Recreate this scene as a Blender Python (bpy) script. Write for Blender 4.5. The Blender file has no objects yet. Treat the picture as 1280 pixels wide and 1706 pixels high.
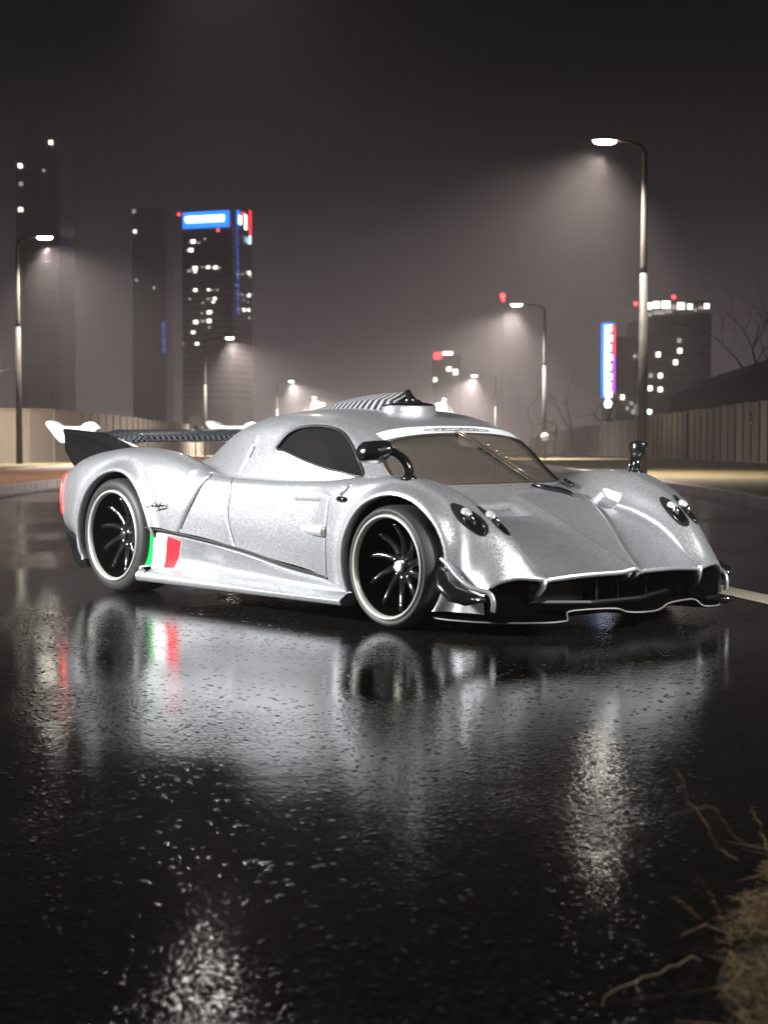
import bpy, math, random
import numpy as np
from math import radians as R, sin, cos, pi
random.seed(7)
rng = np.random.default_rng(7)
scene = bpy.context.scene
COL = scene.collection

# ------------------------------------------------------------------ camera
F_PX, YH, CAM_Z = 3000.0, 700.0, 1.135
PITCH = math.atan((853 - YH) / F_PX)
cam_d = bpy.data.cameras.new('camera')
cam = bpy.data.objects.new('camera', cam_d)
COL.objects.link(cam)
scene.camera = cam
cam.location = (0, 0, CAM_Z)
cam.rotation_euler = (pi / 2 - PITCH, 0, 0)
cam_d.sensor_fit = 'VERTICAL'
cam_d.sensor_height = 36
cam_d.lens = F_PX / 1706 * 36
cam_d.clip_start = 0.1
cam_d.clip_end = 3000
cam_d.dof.use_dof = True
cam_d.dof.focus_distance = 10.3
cam_d.dof.aperture_fstop = 4.0

# ------------------------------------------------------------------ world: light-polluted night sky
world = bpy.data.worlds.new('World')
scene.world = world
world.use_nodes = True
wn, wl = world.node_tree.nodes, world.node_tree.links
wn.clear()
w_out = wn.new('ShaderNodeOutputWorld')
w_bg = wn.new('ShaderNodeBackground')
w_tc = wn.new('ShaderNodeTexCoord')
w_sep = wn.new('ShaderNodeSeparateXYZ')
w_ramp = wn.new('ShaderNodeValToRGB')
_ce = w_ramp.color_ramp.elements
_ce[0].position = 0.0
_ce[0].color = (0.155, 0.130, 0.128, 1)
_ce[1].position = 0.27
_ce[1].color = (0.0012, 0.0012, 0.0016, 1)
for _p, _c in ((0.06, (0.094, 0.074, 0.078)), (0.12, (0.028, 0.023, 0.026)), (0.19, (0.0055, 0.005, 0.006))):
    _e = _ce.new(_p)
    _e.color = (*_c, 1)
wl.new(w_tc.outputs['Generated'], w_sep.inputs[0])
wl.new(w_sep.outputs['Z'], w_ramp.inputs['Fac'])
wl.new(w_ramp.outputs['Color'], w_bg.inputs['Color'])
w_bg.inputs['Strength'].default_value = 1.0
wl.new(w_bg.outputs[0], w_out.inputs['Surface'])

# ------------------------------------------------------------------ exposure
scene.view_settings.view_transform = 'Standard'
scene.view_settings.look = 'None'
scene.view_settings.exposure = 0
scene.view_settings.gamma = 1
scene.view_settings.use_curve_mapping = False
scene.cycles.use_denoising = True
scene.cycles.volume_bounces = 0
scene.cycles.max_bounces = 6
scene.cycles.sample_clamp_indirect = 3
LAMP_W = 17000.0
KEY_W = 18500.0
FOG = 0.0017

# ------------------------------------------------------------------ helpers
def tag(o, label=None, cat=None, group=None, kind=None):
    if label: o['label'] = label
    if cat: o['category'] = cat
    if group: o['group'] = group
    if kind: o['kind'] = kind
    return o

def empty(name, loc=(0, 0, 0), rz=0.0):
    o = bpy.data.objects.new(name, None)
    COL.objects.link(o)
    o.location = loc
    o.rotation_euler = (0, 0, rz)
    o.empty_display_size = 0.2
    return o

def mesh(name, V, Fc, mat=None, parent=None, smooth=True, loc=None):
    me = bpy.data.meshes.new(name)
    me.from_pydata([tuple(map(float, v)) for v in V], [], [tuple(map(int, f)) for f in Fc])
    me.validate()
    if smooth:
        me.polygons.foreach_set('use_smooth', [True] * len(me.polygons))
    me.update()
    if mat: me.materials.append(mat)
    o = bpy.data.objects.new(name, me)
    COL.objects.link(o)
    if parent: o.parent = parent
    if loc: o.location = loc
    return o

class MB:
    def __init__(s): s.v = []; s.f = []
    def add(s, V, Fc):
        n = len(s.v)
        s.v += [tuple(v) for v in V]
        s.f += [tuple(i + n for i in f) for f in Fc]
        return s
    def box(s, c, d, rz=0.0, taper=1.0):
        x, y, z = [k / 2 for k in d]
        V = []
        for sz in (-1, 1):
            t = taper if sz > 0 else 1
            for sx, sy in ((-1, -1), (1, -1), (1, 1), (-1, 1)):
                px, py = sx * x * t, sy * y * t
                V.append((c[0] + px * cos(rz) - py * sin(rz), c[1] + px * sin(rz) + py * cos(rz), c[2] + sz * z))
        return s.add(V, [(3, 2, 1, 0), (4, 5, 6, 7), (0, 1, 5, 4), (1, 2, 6, 5), (2, 3, 7, 6), (3, 0, 4, 7)])
    def tube(s, P, r, seg=8, cap=True, flat=1.0):
        V, Fc = tube_vf(P, r, seg, cap, flat)
        return s.add(V, Fc)
    def build(s, name, mat, parent=None, smooth=False):
        return mesh(name, s.v, s.f, mat, parent, smooth)

def tube_vf(P, r, seg=8, cap=True, flat=1.0):
    P = np.array(P, float)
    n = len(P)
    rr = np.full(n, r) if np.isscalar(r) else np.array(r, float)
    T = np.gradient(P, axis=0)
    T /= np.linalg.norm(T, axis=1)[:, None] + 1e-12
    up = np.array([0, 0, 1.0]) if abs(T[0][2]) < 0.9 else np.array([1.0, 0, 0])
    V = []
    for i in range(n):
        a = np.cross(up, T[i]); a /= np.linalg.norm(a) + 1e-12
        b = np.cross(T[i], a)
        up = b
        for k in range(seg):
            q = 2 * pi * k / seg
            V.append(P[i] + rr[i] * (cos(q) * a + flat * sin(q) * b))
    Fc = [(i * seg + k, i * seg + (k + 1) % seg, (i + 1) * seg + (k + 1) % seg, (i + 1) * seg + k) for i in range(n - 1) for k in range(seg)]
    if cap:
        Fc.append(tuple(range(seg))[::-1])
        Fc.append(tuple((n - 1) * seg + k for k in range(seg)))
    return V, Fc

def lathe_y(prof, seg=64, a0=0, a1=2 * pi):
    """profile of (r, y) revolved round the Y axis"""
    V, Fc = [], []
    full = abs(a1 - a0 - 2 * pi) < 1e-6
    n = seg if full else seg + 1
    for i in range(n):
        a = a0 + (a1 - a0) * i / seg
        for r, y in prof: V.append((r * cos(a), y, r * sin(a)))
    m = len(prof)
    for i in range(seg):
        j = (i + 1) % n
        for k in range(m - 1): Fc.append((i * m + k, i * m + k + 1, j * m + k + 1, j * m + k))
    return V, Fc

def spline(P, n=60, closed=False):
    """Catmull-Rom through points"""
    P = np.array(P, float)
    N = len(P)
    out = []
    segs = N if closed else N - 1
    per = max(2, n // segs)
    for i in range(segs):
        if closed: p0, p1, p2, p3 = P[(i - 1) % N], P[i], P[(i + 1) % N], P[(i + 2) % N]
        else: p0, p1, p2, p3 = P[max(i - 1, 0)], P[i], P[i + 1], P[min(i + 2, N - 1)]
        for k in range(per):
            t = k / per
            out.append(0.5 * ((2 * p1) + (-p0 + p2) * t + (2 * p0 - 5 * p1 + 4 * p2 - p3) * t * t + (-p0 + 3 * p1 - 3 * p2 + p3) * t ** 3))
    if not closed: out.append(P[-1])
    return np.array(out)

# ------------------------------------------------------------------ materials
def mat(name, col, rough=0.5, metal=0.0, emit=None, es=0.0, coat=0.0, spec=0.5):
    m = bpy.data.materials.new(name)
    m.use_nodes = True
    b = m.node_tree.nodes['Principled BSDF']
    b.inputs['Base Color'].default_value = (*col, 1)
    b.inputs['Roughness'].default_value = rough
    b.inputs['Metallic'].default_value = metal
    b.inputs['Specular IOR Level'].default_value = spec
    if coat:
        b.inputs['Coat Weight'].default_value = coat
        b.inputs['Coat Roughness'].default_value = 0.05
    if emit:
        b.inputs['Emission Color'].default_value = (*emit, 1)
        b.inputs['Emission Strength'].default_value = es
        m.cycles.emission_sampling = 'NONE'
    return m

def nodes(m): return m.node_tree.nodes, m.node_tree.links, m.node_tree.nodes['Principled BSDF']

def noisy(m, c1, c2, scale, bump=0.0, rough=None, detail=6, dist=0.02, stretch=None):
    """colour between c1 and c2 by noise, optional fine bump"""
    n, l, b = nodes(m)
    tc = n.new('ShaderNodeTexCoord')
    src = tc.outputs['Object']
    if stretch:
        mp = n.new('ShaderNodeMapping'); mp.inputs['Scale'].default_value = stretch
        l.new(src, mp.inputs[0]); src = mp.outputs[0]
    t = n.new('ShaderNodeTexNoise'); t.inputs['Scale'].default_value = scale; t.inputs['Detail'].default_value = detail
    l.new(src, t.inputs['Vector'])
    r = n.new('ShaderNodeValToRGB')
    r.color_ramp.elements[0].position = 0.3; r.color_ramp.elements[0].color = (*c1, 1)
    r.color_ramp.elements[1].position = 0.7; r.color_ramp.elements[1].color = (*c2, 1)
    l.new(t.outputs['Fac'], r.inputs['Fac']); l.new(r.outputs['Color'], b.inputs['Base Color'])
    if bump:
        bp = n.new('ShaderNodeBump'); bp.inputs['Strength'].default_value = bump; bp.inputs['Distance'].default_value = dist
        l.new(t.outputs['Fac'], bp.inputs['Height']); l.new(bp.outputs[0], b.inputs['Normal'])
    if rough is not None: b.inputs['Roughness'].default_value = rough
    return m

def make_paint():
    m = mat('silver_flake_paint', (0.645, 0.665, 0.71), 0.33, 0.84, spec=0.5)
    n, l, b = nodes(m)
    tc = n.new('ShaderNodeTexCoord')
    vo = n.new('ShaderNodeTexVoronoi'); vo.inputs['Scale'].default_value = 130
    l.new(tc.outputs['Object'], vo.inputs['Vector'])
    sub = n.new('ShaderNodeVectorMath'); sub.operation = 'SUBTRACT'; sub.inputs[1].default_value = (0.5, 0.5, 0.5)
    l.new(vo.outputs['Color'], sub.inputs[0])
    sc = n.new('ShaderNodeVectorMath'); sc.operation = 'SCALE'; sc.inputs['Scale'].default_value = 0.095
    l.new(sub.outputs[0], sc.inputs[0])
    geo = n.new('ShaderNodeNewGeometry')
    ad = n.new('ShaderNodeVectorMath'); ad.operation = 'ADD'
    l.new(geo.outputs['Normal'], ad.inputs[0]); l.new(sc.outputs[0], ad.inputs[1])
    nm = n.new('ShaderNodeVectorMath'); nm.operation = 'NORMALIZE'
    l.new(ad.outputs[0], nm.inputs[0]); l.new(nm.outputs[0], b.inputs['Normal'])
    hs = n.new('ShaderNodeMapRange'); hs.inputs['To Min'].default_value = 0.82; hs.inputs['To Max'].default_value = 1.15
    sp = n.new('ShaderNodeSeparateColor'); l.new(vo.outputs['Color'], sp.inputs[0]); l.new(sp.outputs[0], hs.inputs['Value'])
    mx = n.new('ShaderNodeVectorMath'); mx.operation = 'SCALE'; mx.inputs[0].default_value = (0.645, 0.665, 0.71)
    l.new(hs.outputs[0], mx.inputs['Scale']); l.new(mx.outputs[0], b.inputs['Base Color'])
    b.inputs['Coat Weight'].default_value = 0.5
    b.inputs['Coat Roughness'].default_value = 0.12
    return m

def make_carbon():
    m = mat('carbon_weave', (0.02, 0.02, 0.022), 0.6, 0.0, spec=0.25)
    n, l, b = nodes(m)
    tc = n.new('ShaderNodeTexCoord')
    mp = n.new('ShaderNodeMapping'); mp.inputs['Rotation'].default_value = (R(10), R(34), R(24))
    l.new(tc.outputs['Object'], mp.inputs[0])
    w = n.new('ShaderNodeTexWave'); w.inputs['Scale'].default_value = 7.2; w.inputs['Distortion'].default_value = 0.5; w.inputs['Detail'].default_value = 0
    l.new(mp.outputs[0], w.inputs['Vector'])
    r = n.new('ShaderNodeValToRGB')
    r.color_ramp.elements[0].position = 0.50; r.color_ramp.elements[0].color = (0.012, 0.012, 0.014, 1)
    r.color_ramp.elements[1].position = 0.64; r.color_ramp.elements[1].color = (0.22, 0.23, 0.25, 1)
    l.new(w.outputs['Fac'], r.inputs['Fac']); l.new(r.outputs['Color'], b.inputs['Base Color'])
    return m

def make_check():
    m = mat('carbon_check', (0.02, 0.02, 0.022), 0.25, 0.0, coat=0.8)
    n, l, b = nodes(m)
    tc = n.new('ShaderNodeTexCoord')
    c = n.new('ShaderNodeTexChecker'); c.inputs['Scale'].default_value = 42
    c.inputs['Color1'].default_value = (0.012, 0.013, 0.016, 1); c.inputs['Color2'].default_value = (0.11, 0.125, 0.15, 1)
    l.new(tc.outputs['Object'], c.inputs['Vector']); l.new(c.outputs['Color'], b.inputs['Base Color'])
    return m

def make_wet_asphalt():
    m = mat('wet_asphalt', (0.012, 0.012, 0.013), 0.16, 0.0, spec=0.6)
    n, l, b = nodes(m)
    tc = n.new('ShaderNodeTexCoord')
    def noise(s, d=2):
        t = n.new('ShaderNodeTexNoise'); t.inputs['Scale'].default_value = s; t.inputs['Detail'].default_value = d
        l.new(tc.outputs['Object'], t.inputs['Vector']); return t
    vo = n.new('ShaderNodeTexVoronoi'); vo.inputs['Scale'].default_value = 58; vo.feature = 'SMOOTH_F1'
    vo.inputs['Smoothness'].default_value = 0.4
    l.new(tc.outputs['Object'], vo.inputs['Vector'])
    fine = noise(60, 3)
    wet = noise(0.55, 3)
    mr = n.new('ShaderNodeMapRange'); mr.inputs['From Min'].default_value = 0.42; mr.inputs['From Max'].default_value = 0.68
    mr.inputs['To Min'].default_value = 0.10; mr.inputs['To Max'].default_value = 1.0
    l.new(wet.outputs['Fac'], mr.inputs['Value'])
    b1 = n.new('ShaderNodeBump'); b1.inputs['Distance'].default_value = 0.0030; b1.invert = True
    ml = n.new('ShaderNodeMath'); ml.operation = 'MULTIPLY'; ml.inputs[1].default_value = 0.38
    l.new(mr.outputs[0], ml.inputs[0]); l.new(ml.outputs[0], b1.inputs['Strength'])
    l.new(vo.outputs['Distance'], b1.inputs['Height'])
    b2 = n.new('ShaderNodeBump'); b2.inputs['Distance'].default_value = 0.004; b2.inputs['Strength'].default_value = 0.11
    l.new(fine.outputs['Fac'], b2.inputs['Height']); l.new(b1.outputs[0], b2.inputs['Normal'])
    rip = noise(9, 2)
    b3 = n.new('ShaderNodeBump'); b3.inputs['Distance'].default_value = 0.01; b3.inputs['Strength'].default_value = 0.06
    l.new(rip.outputs['Fac'], b3.inputs['Height']); l.new(b2.outputs[0], b3.inputs['Normal'])
    l.new(b3.outputs[0], b.inputs['Normal'])
    cr = n.new('ShaderNodeValToRGB')
    cr.color_ramp.elements[0].color = (0.0015, 0.0015, 0.002, 1); cr.color_ramp.elements[1].color = (0.014, 0.0135, 0.011, 1)
    sp = n.new('ShaderNodeSeparateColor'); l.new(vo.outputs['Color'], sp.inputs[0]); l.new(sp.outputs[0], cr.inputs['Fac'])
    l.new(cr.outputs['Color'], b.inputs['Base Color'])
    rr = n.new('ShaderNodeMapRange'); rr.inputs['To Min'].default_value = 0.05; rr.inputs['To Max'].default_value = 0.11
    l.new(mr.outputs[0], rr.inputs['Value']); l.new(rr.outputs[0], b.inputs['Roughness'])
    return m

M = dict(
    paint=make_paint(), carbon=make_carbon(), check=make_check(), asphalt=make_wet_asphalt(),
    gloss_black=mat('gloss_black', (0.006, 0.006, 0.007), 0.18, coat=0.5),
    satin_black=mat('satin_black', (0.006, 0.006, 0.007), 0.42, spec=0.3),
    void=mat('unlit_interior', (0.0015, 0.0015, 0.0015), 0.9, spec=0.0),
    rubber=noisy(mat('tyre_rubber', (0.018, 0.018, 0.019), 0.55), (0.007, 0.007, 0.0075), (0.015, 0.015, 0.016), 180, 0.2, 0.6, dist=0.001),
    rim=mat('rim_lip', (0.60, 0.60, 0.58), 0.35, 0.6),
    chrome=mat('chrome', (0.85, 0.85, 0.86), 0.12, 1.0),
    white=mat('translucent_white', (0.74, 0.76, 0.72), 0.35),
    nut_white=mat('nut_ivory', (0.55, 0.53, 0.46), 0.45),
    nut_black=mat('nut_black', (0.02, 0.02, 0.02), 0.3),
    green=mat('flag_green', (0.0, 0.30, 0.055), 0.35), flagwhite=mat('flag_white', (0.78, 0.78, 0.80), 0.35), red=mat('flag_red', (0.62, 0.012, 0.02), 0.35),
    tail=mat('tail_lamp', (0.5, 0.01, 0.01), 0.3, emit=(1, 0.03, 0.02), es=3.0),
    lamp_glass=mat('headlamp_glass', (0.80, 0.80, 0.82), 0.12, 0.6, coat=1.0),
    bezel=mat('headlamp_bezel', (0.012, 0.012, 0.013), 0.25),
    banner=mat('banner_silver_white', (0.74, 0.78, 0.80), 0.3, 0.1),
    ink=mat('ink', (0.01, 0.01, 0.01), 0.4),
    trim=mat('gasket_bronze', (0.03, 0.024, 0.018), 0.3),
    bronze=mat('wiper_bronze', (0.16, 0.13, 0.10), 0.3, 0.8),
)
def make_glass(name, tint, film, k):
    """tinted toy-like glazing: part clear, part milky film, glossy on top"""
    m = mat(name, film, 0.06, 0.0, spec=0.5, coat=0.3)
    n, l, b = nodes(m)
    tc = n.new('ShaderNodeTexCoord')
    t = n.new('ShaderNodeTexNoise'); t.inputs['Scale'].default_value = 2.2; t.inputs['Detail'].default_value = 3
    l.new(tc.outputs['Object'], t.inputs['Vector'])
    bp = n.new('ShaderNodeBump'); bp.inputs['Strength'].default_value = 0.25; bp.inputs['Distance'].default_value = 0.03
    l.new(t.outputs['Fac'], bp.inputs['Height']); l.new(bp.outputs[0], b.inputs['Normal'])
    tr = n.new('ShaderNodeBsdfTransparent'); tr.inputs['Color'].default_value = (*tint, 1)
    mx = n.new('ShaderNodeMixShader'); mx.inputs[0].default_value = k
    out = n['Material Output']
    l.new(b.outputs[0], mx.inputs[1]); l.new(tr.outputs[0], mx.inputs[2]); l.new(mx.outputs[0], out.inputs['Surface'])
    return m
M['windscreen'] = make_glass('smoked_windscreen', (0.62, 0.56, 0.50), (0.12, 0.105, 0.092), .52)
M['sideglass'] = make_glass('smoked_side_glass', (0.72, 0.72, 0.74), (0.05, 0.05, 0.055), .80)
# ================================================================== CAR SURFACES (numpy)
#<<SURF
def pchip(xk, Y, xq):
    """monotone cubic interpolation along axis 0; Y is (n, ...)"""
    xk = np.asarray(xk, float); Y = np.asarray(Y, float); xq = np.asarray(xq, float)
    sh = Y.shape[1:]; Y = Y.reshape(len(xk), -1)
    h = np.diff(xk)[:, None]; dl = np.diff(Y, axis=0) / h
    m = np.zeros_like(Y)
    a, b, h0, h1 = dl[:-1], dl[1:], h[:-1], h[1:]
    w1, w2 = 2 * h1 + h0, h1 + 2 * h0
    with np.errstate(divide='ignore', invalid='ignore'):
        mm = (w1 + w2) / (w1 / a + w2 / b)
    m[1:-1] = np.where(a * b > 0, mm, 0)
    m[0] = dl[0]; m[-1] = dl[-1]
    i = np.clip(np.searchsorted(xk, xq) - 1, 0, len(xk) - 2)
    H = h[i]; t = ((xq - xk[i]) / h[i, 0])[:, None]
    r = ((2 * t ** 3 - 3 * t ** 2 + 1) * Y[i] + (t ** 3 - 2 * t ** 2 + t) * H * m[i]
         + (-2 * t ** 3 + 3 * t ** 2) * Y[i + 1] + (t ** 3 - t ** 2) * H * m[i + 1])
    return r.reshape((len(xq),) + sh)

def smooth_grid(G, it=6, keep=True):
    for _ in range(it):
        N = G.copy()
        N[1:-1] = 0.25 * G[:-2] + 0.5 * G[1:-1] + 0.25 * G[2:]
        G2 = N.copy()
        G2[:, 1:-1] = 0.25 * N[:, :-2] + 0.5 * N[:, 1:-1] + 0.25 * N[:, 2:]
        # mirror condition on the centre line
        G2[:, 0, 0] = 0.5 * N[:, 0, 0] + 0.5 * N[:, 1, 0]
        G2[:, 0, 2] = 0.5 * N[:, 0, 2] + 0.5 * N[:, 1, 2]
        G2[:, 0, 1] = 0
        G = G2
    return G

def grid_normals(G):
    du = np.gradient(G, axis=0); dv = np.gradient(G, axis=1)
    n = np.cross(du, dv)
    n /= np.linalg.norm(n, axis=2)[..., None] + 1e-12
    return n

def sstep(x, a, b):
    t = np.clip((x - a) / (b - a), 0, 1)
    return t * t * (3 - 2 * t)

def seg_dist(U, V, line):
    """distance of points to a polyline"""
    L = np.array(line, float); best = np.full(U.shape, 9.0)
    for (x0, y0), (x1, y1) in zip(L[:-1], L[1:]):
        dx, dy = x1 - x0, y1 - y0
        t = np.clip(((U - x0) * dx + (V - y0) * dy) / (dx * dx + dy * dy + 1e-12), 0, 1)
        best = np.minimum(best, np.hypot(U - x0 - t * dx, V - y0 - t * dy))
    return best

BODY = {
 -2.28: [(0,.74),(.3,.74),(.55,.745),(.66,.75),(.76,.775),(.86,.80),(.95,.785),(1.02,.72),(1.05,.58),(1.05,.44),(1.0,.33)],
 -2.10: [(0,.78),(.3,.78),(.52,.79),(.62,.81),(.73,.85),(.84,.875),(.94,.86),(1.03,.79),(1.08,.62),(1.09,.45),(1.04,.28)],
 -1.85: [(0,.80),(.3,.80),(.52,.81),(.62,.845),(.72,.895),(.83,.925),(.94,.905),(1.04,.83),(1.10,.66),(1.11,.45),(1.10,.25)],
 -1.45: [(0,.82),(.3,.82),(.52,.83),(.62,.87),(.72,.925),(.83,.955),(.94,.935),(1.04,.86),(1.10,.72),(1.12,.55),(1.12,.40)],
 -1.05: [(0,.82),(.3,.82),(.54,.82),(.64,.85),(.74,.90),(.84,.93),(.94,.91),(1.03,.84),(1.085,.71),(1.10,.57),(1.095,.455)],
 -0.75: [(0,.80),(.3,.79),(.58,.78),(.68,.80),(.78,.84),(.86,.865),(.94,.855),(1.01,.80),(1.05,.70),(1.065,.56),(1.06,.43)],
 -0.50: [(0,.78),(.3,.77),(.62,.76),(.72,.77),(.80,.795),(.87,.805),(.94,.80),(1.0,.765),(1.03,.68),(1.045,.54),(1.04,.41)],
 -0.20: [(0,.77),(.3,.76),(.62,.75),(.72,.755),(.80,.775),(.88,.785),(.945,.78),(1.0,.745),(1.02,.66),(1.03,.52),(1.02,.37)],
  0.20: [(0,.76),(.3,.75),(.62,.75),(.72,.755),(.80,.772),(.88,.782),(.945,.775),(.995,.74),(1.02,.64),(1.03,.49),(1.02,.315)],
  0.60: [(0,.76),(.3,.75),(.62,.745),(.72,.755),(.80,.775),(.88,.788),(.95,.782),(1.0,.745),(1.03,.63),(1.045,.45),(1.03,.27)],
  0.95: [(0,.77),(.3,.765),(.55,.755),(.66,.765),(.76,.785),(.86,.812),(.95,.815),(1.03,.775),(1.08,.65),(1.10,.42),(1.09,.20)],
  1.20: [(0,.71),(.3,.705),(.56,.70),(.64,.725),(.74,.78),(.84,.825),(.94,.828),(1.03,.79),(1.10,.66),(1.12,.42),(1.10,.18)],
  1.40: [(0,.635),(.3,.63),(.57,.63),(.645,.665),(.74,.755),(.83,.81),(.93,.815),(1.03,.775),(1.10,.64),(1.12,.40),(1.10,.14)],
  1.65: [(0,.54),(.3,.545),(.58,.56),(.65,.605),(.73,.70),(.82,.75),(.92,.745),(1.01,.70),(1.08,.58),(1.10,.36),(1.08,.12)],
  1.85: [(0,.45),(.3,.46),(.59,.49),(.65,.54),(.73,.628),(.81,.658),(.90,.65),(.97,.605),(1.02,.50),(1.035,.32),(1.03,.12)],
  2.00: [(0,.39),(.3,.395),(.6,.41),(.655,.455),(.73,.538),(.81,.556),(.88,.535),(.94,.49),(.985,.40),(1.00,.27),(1.0,.12)],
  2.10: [(0,.345),(.3,.35),(.6,.345),(.66,.372),(.73,.432),(.80,.446),(.87,.42),(.92,.38),(.96,.31),(.975,.22),(.975,.12)],
  2.18: [(0,.315),(.3,.315),(.6,.300),(.66,.305),(.73,.315),(.80,.32),(.87,.31),(.92,.29),(.955,.25),(.97,.19),(.97,.12)],
}
PULL_F = [0,.02,.06,.06,.07,.09,.12,.15,.17,.19,.18]
PULL_R = [0,0,.01,.01,.02,.04,.07,.10,.12,.15,.25]

V_GROOVE = [(2.17, .055), (1.98, .16), (1.80, .28), (1.58, .42), (1.40, .53), (1.2, .60)]
def body_grid(nt=560, nj=200, far=True):
    ts = sorted(BODY)
    A = np.array([BODY[t] for t in ts])                    # T, J, 2
    tq = np.linspace(ts[0], ts[-1], nt)
    B = pchip(ts, A, tq)                                   # nt, J, 2
    jq = np.linspace(0, 10, nj)
    C = pchip(np.arange(11), np.swapaxes(B, 0, 1), jq)     # nj, nt, 2
    C = np.swapaxes(C, 0, 1)
    pf = pchip(np.arange(11), np.array(PULL_F)[:, None], jq)[:, 0]
    pr = pchip(np.arange(11), np.array(PULL_R)[:, None], jq)[:, 0]
    X = tq[:, None] - sstep(tq, 1.3, 2.18)[:, None] * pf[None] + (1 - sstep(tq, -2.28, -1.75))[:, None] * pr[None]
    G = np.dstack([X, C[..., 0], C[..., 1]])
    G = smooth_grid(G, 10)
    J = np.broadcast_to(jq[None], X.shape)
    # --- features, displaced along the normal (side chart x,z / top chart x,y)
    n = grid_normals(G)
    if n[nt // 2, 5, 2] < 0: n = -n
    x, y, z = G[..., 0], G[..., 1], G[..., 2]
    D = np.zeros_like(x)
    side = sstep(J, 6.2, 6.8)
    def groove(u, v, line, w, d, mask=1.0):
        nonlocal D
        D -= d * np.exp(-(seg_dist(u, v, line) / w) ** 2) * mask
    groove(x, z, spline([(-.47, .80), (-.52, .73), (-.58, .62), (-.70, .445), (-.72, .38)], 40), .014, .016, side)
    groove(x, z, spline([(-.25, .79), (-.21, .70), (-.215, .55), (-.16, .38), (-.14, .33)], 40), .008, .006, side)
    groove(x, z, [(.80, .70), (.80, .20)], .008, .006, side)
    groove(x, z, [(.62, .735), (.72, .72), (.80, .70)], .010, .005, side)
    groove(x, z, [(.45, .66), (.70, .665)], .016, .008, side)
    top = 1 - sstep(J, 2.6, 3.2)
    # V-shaped spine edges on the hood
    vi = np.interp(x, [p[0] for p in V_GROOVE][::-1], [p[1] for p in V_GROOVE][::-1])
    on = top * sstep(x, 1.15, 1.3)
    if far:
        groove(x, y, V_GROOVE, .011, .010, on)
        D += .016 * on * (1 - sstep(y - vi, -.035, .0))
    else:
        D += .016 * on * (1 - sstep(y, -.02, .11))
    # hood / fender groove
    groove(x, y, [(2.16, .615), (1.9, .625), (1.6, .63), (1.3, .61)], .010, .008, (J > 1.9) * (J < 3.6) * sstep(x, 1.35, 1.5))
    # sunken vent pockets either side of the spine
    if far: pocket = sstep(x, 1.30, 1.36) * (1 - sstep(x, 1.46, 1.475)) * sstep(y, .53, .56) * (1 - sstep(y, .66, .69))
    else: pocket = sstep(x, 1.30, 1.37) * (1 - sstep(x, 1.50, 1.515)) * sstep(y, .10, .16) * (1 - sstep(y, .56, .60))
    D -= .032 * pocket * (J < 4.6)
    # wheel-arch flares
    for cx, cz, r, a in ((1.385, .345, .385, .022), (-1.40, .375, .425, .022)):
        rr = np.hypot(x - cx, z - cz) - r
        D += a * np.exp(-((rr - .004) / .028) ** 2) * side
        D -= .010 * np.exp(-((rr - .075) / .03) ** 2) * side
    # eyebrow lip of the rear fender intake
    groove(x, z, [(-.66, .80), (-.60, .84), (-.50, .85), (-.42, .835)], .016, -.016, sstep(J, 4.8, 5.4))
    G = G + n * D[..., None]
    G[:, 0, 1] = 0
    return G

CANOPY = {  # t: (z_top, beltline half width, z_belt)
 -1.62: (.84, .40, .80), -1.25: (.93, .52, .78), -1.02: (1.03, .62, .77), -.81: (1.115, .70, .765), -.55: (1.175, .785, .765),
 -.30: (1.205, .83, .765), 0.0: (1.212, .85, .765), .25: (1.200, .845, .765), .45: (1.163, .835, .765), .60: (1.118, .82, .765),
 .74: (1.055, .80, .765), .92: (.915, .765, .755), 1.10: (.755, .72, .72), 1.26: (.62, .64, .60)}
CA = [0, .28, .54, .69, .79, .885, 1.0, 1.04]
CB = [1, .992, .945, .87, .745, .45, 0.0, -.25]
def canopy_grid(nt=360, nj=130):
    ts = sorted(CANOPY)
    K = pchip(ts, np.array([CANOPY[t] for t in ts]), np.linspace(ts[0], ts[-1], nt))
    tq = np.linspace(ts[0], ts[-1], nt)
    jq = np.linspace(0, 7, nj)
    a = pchip(np.arange(8), np.array(CA)[:, None], jq)[:, 0]
    b = pchip(np.arange(8), np.array(CB)[:, None], jq)[:, 0]
    Y = K[:, 1:2] * a[None]
    Z = K[:, 2:3] + (K[:, 0:1] - K[:, 2:3]) * b[None]
    # the front is bowed in plan: sides sit a little further back
    X = tq[:, None] - sstep(tq, .2, 1.1)[:, None] * (.10 * a ** 2)[None]
    G = np.dstack([X, Y, Z])
    G = smooth_grid(G, 8)
    n = grid_normals(G)
    if n[nt // 2, 5, 2] < 0: n = -n
    x, y, z = G[..., 0], G[..., 1], G[..., 2]
    J = np.broadcast_to(jq[None], x.shape)
    D = np.zeros_like(x)
    # raised hoop round the side window, crease line from roof to scuttle
    D += .010 * np.exp(-(seg_dist(x, z, SIDE_WIN_LINE) / .035) ** 2) * sstep(J, 2.6, 3.2)
    D -= .008 * np.exp(-(seg_dist(x, z, [(-.34, 1.02), (-.36, .90), (-.40, .80)]) / .012) ** 2) * sstep(J, 3.5, 4)
    G = G + n * D[..., None]
    G[:, 0, 1] = 0
    return G
SIDE_WIN = [(-.055, .962), (-.045, 1.01), (-.005, 1.055), (.075, 1.088), (.20, 1.100), (.34, 1.092), (.46, 1.062), (.565, 1.000), (.66, .915), (.755, .812), (.60, .832), (.44, .858), (.22, .905), (.04, .948)]
SIDE_WIN_LINE = [tuple(p) for p in spline(SIDE_WIN, 84, True)]
SIDE_WIN_LINE.append(SIDE_WIN_LINE[0])
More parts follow.
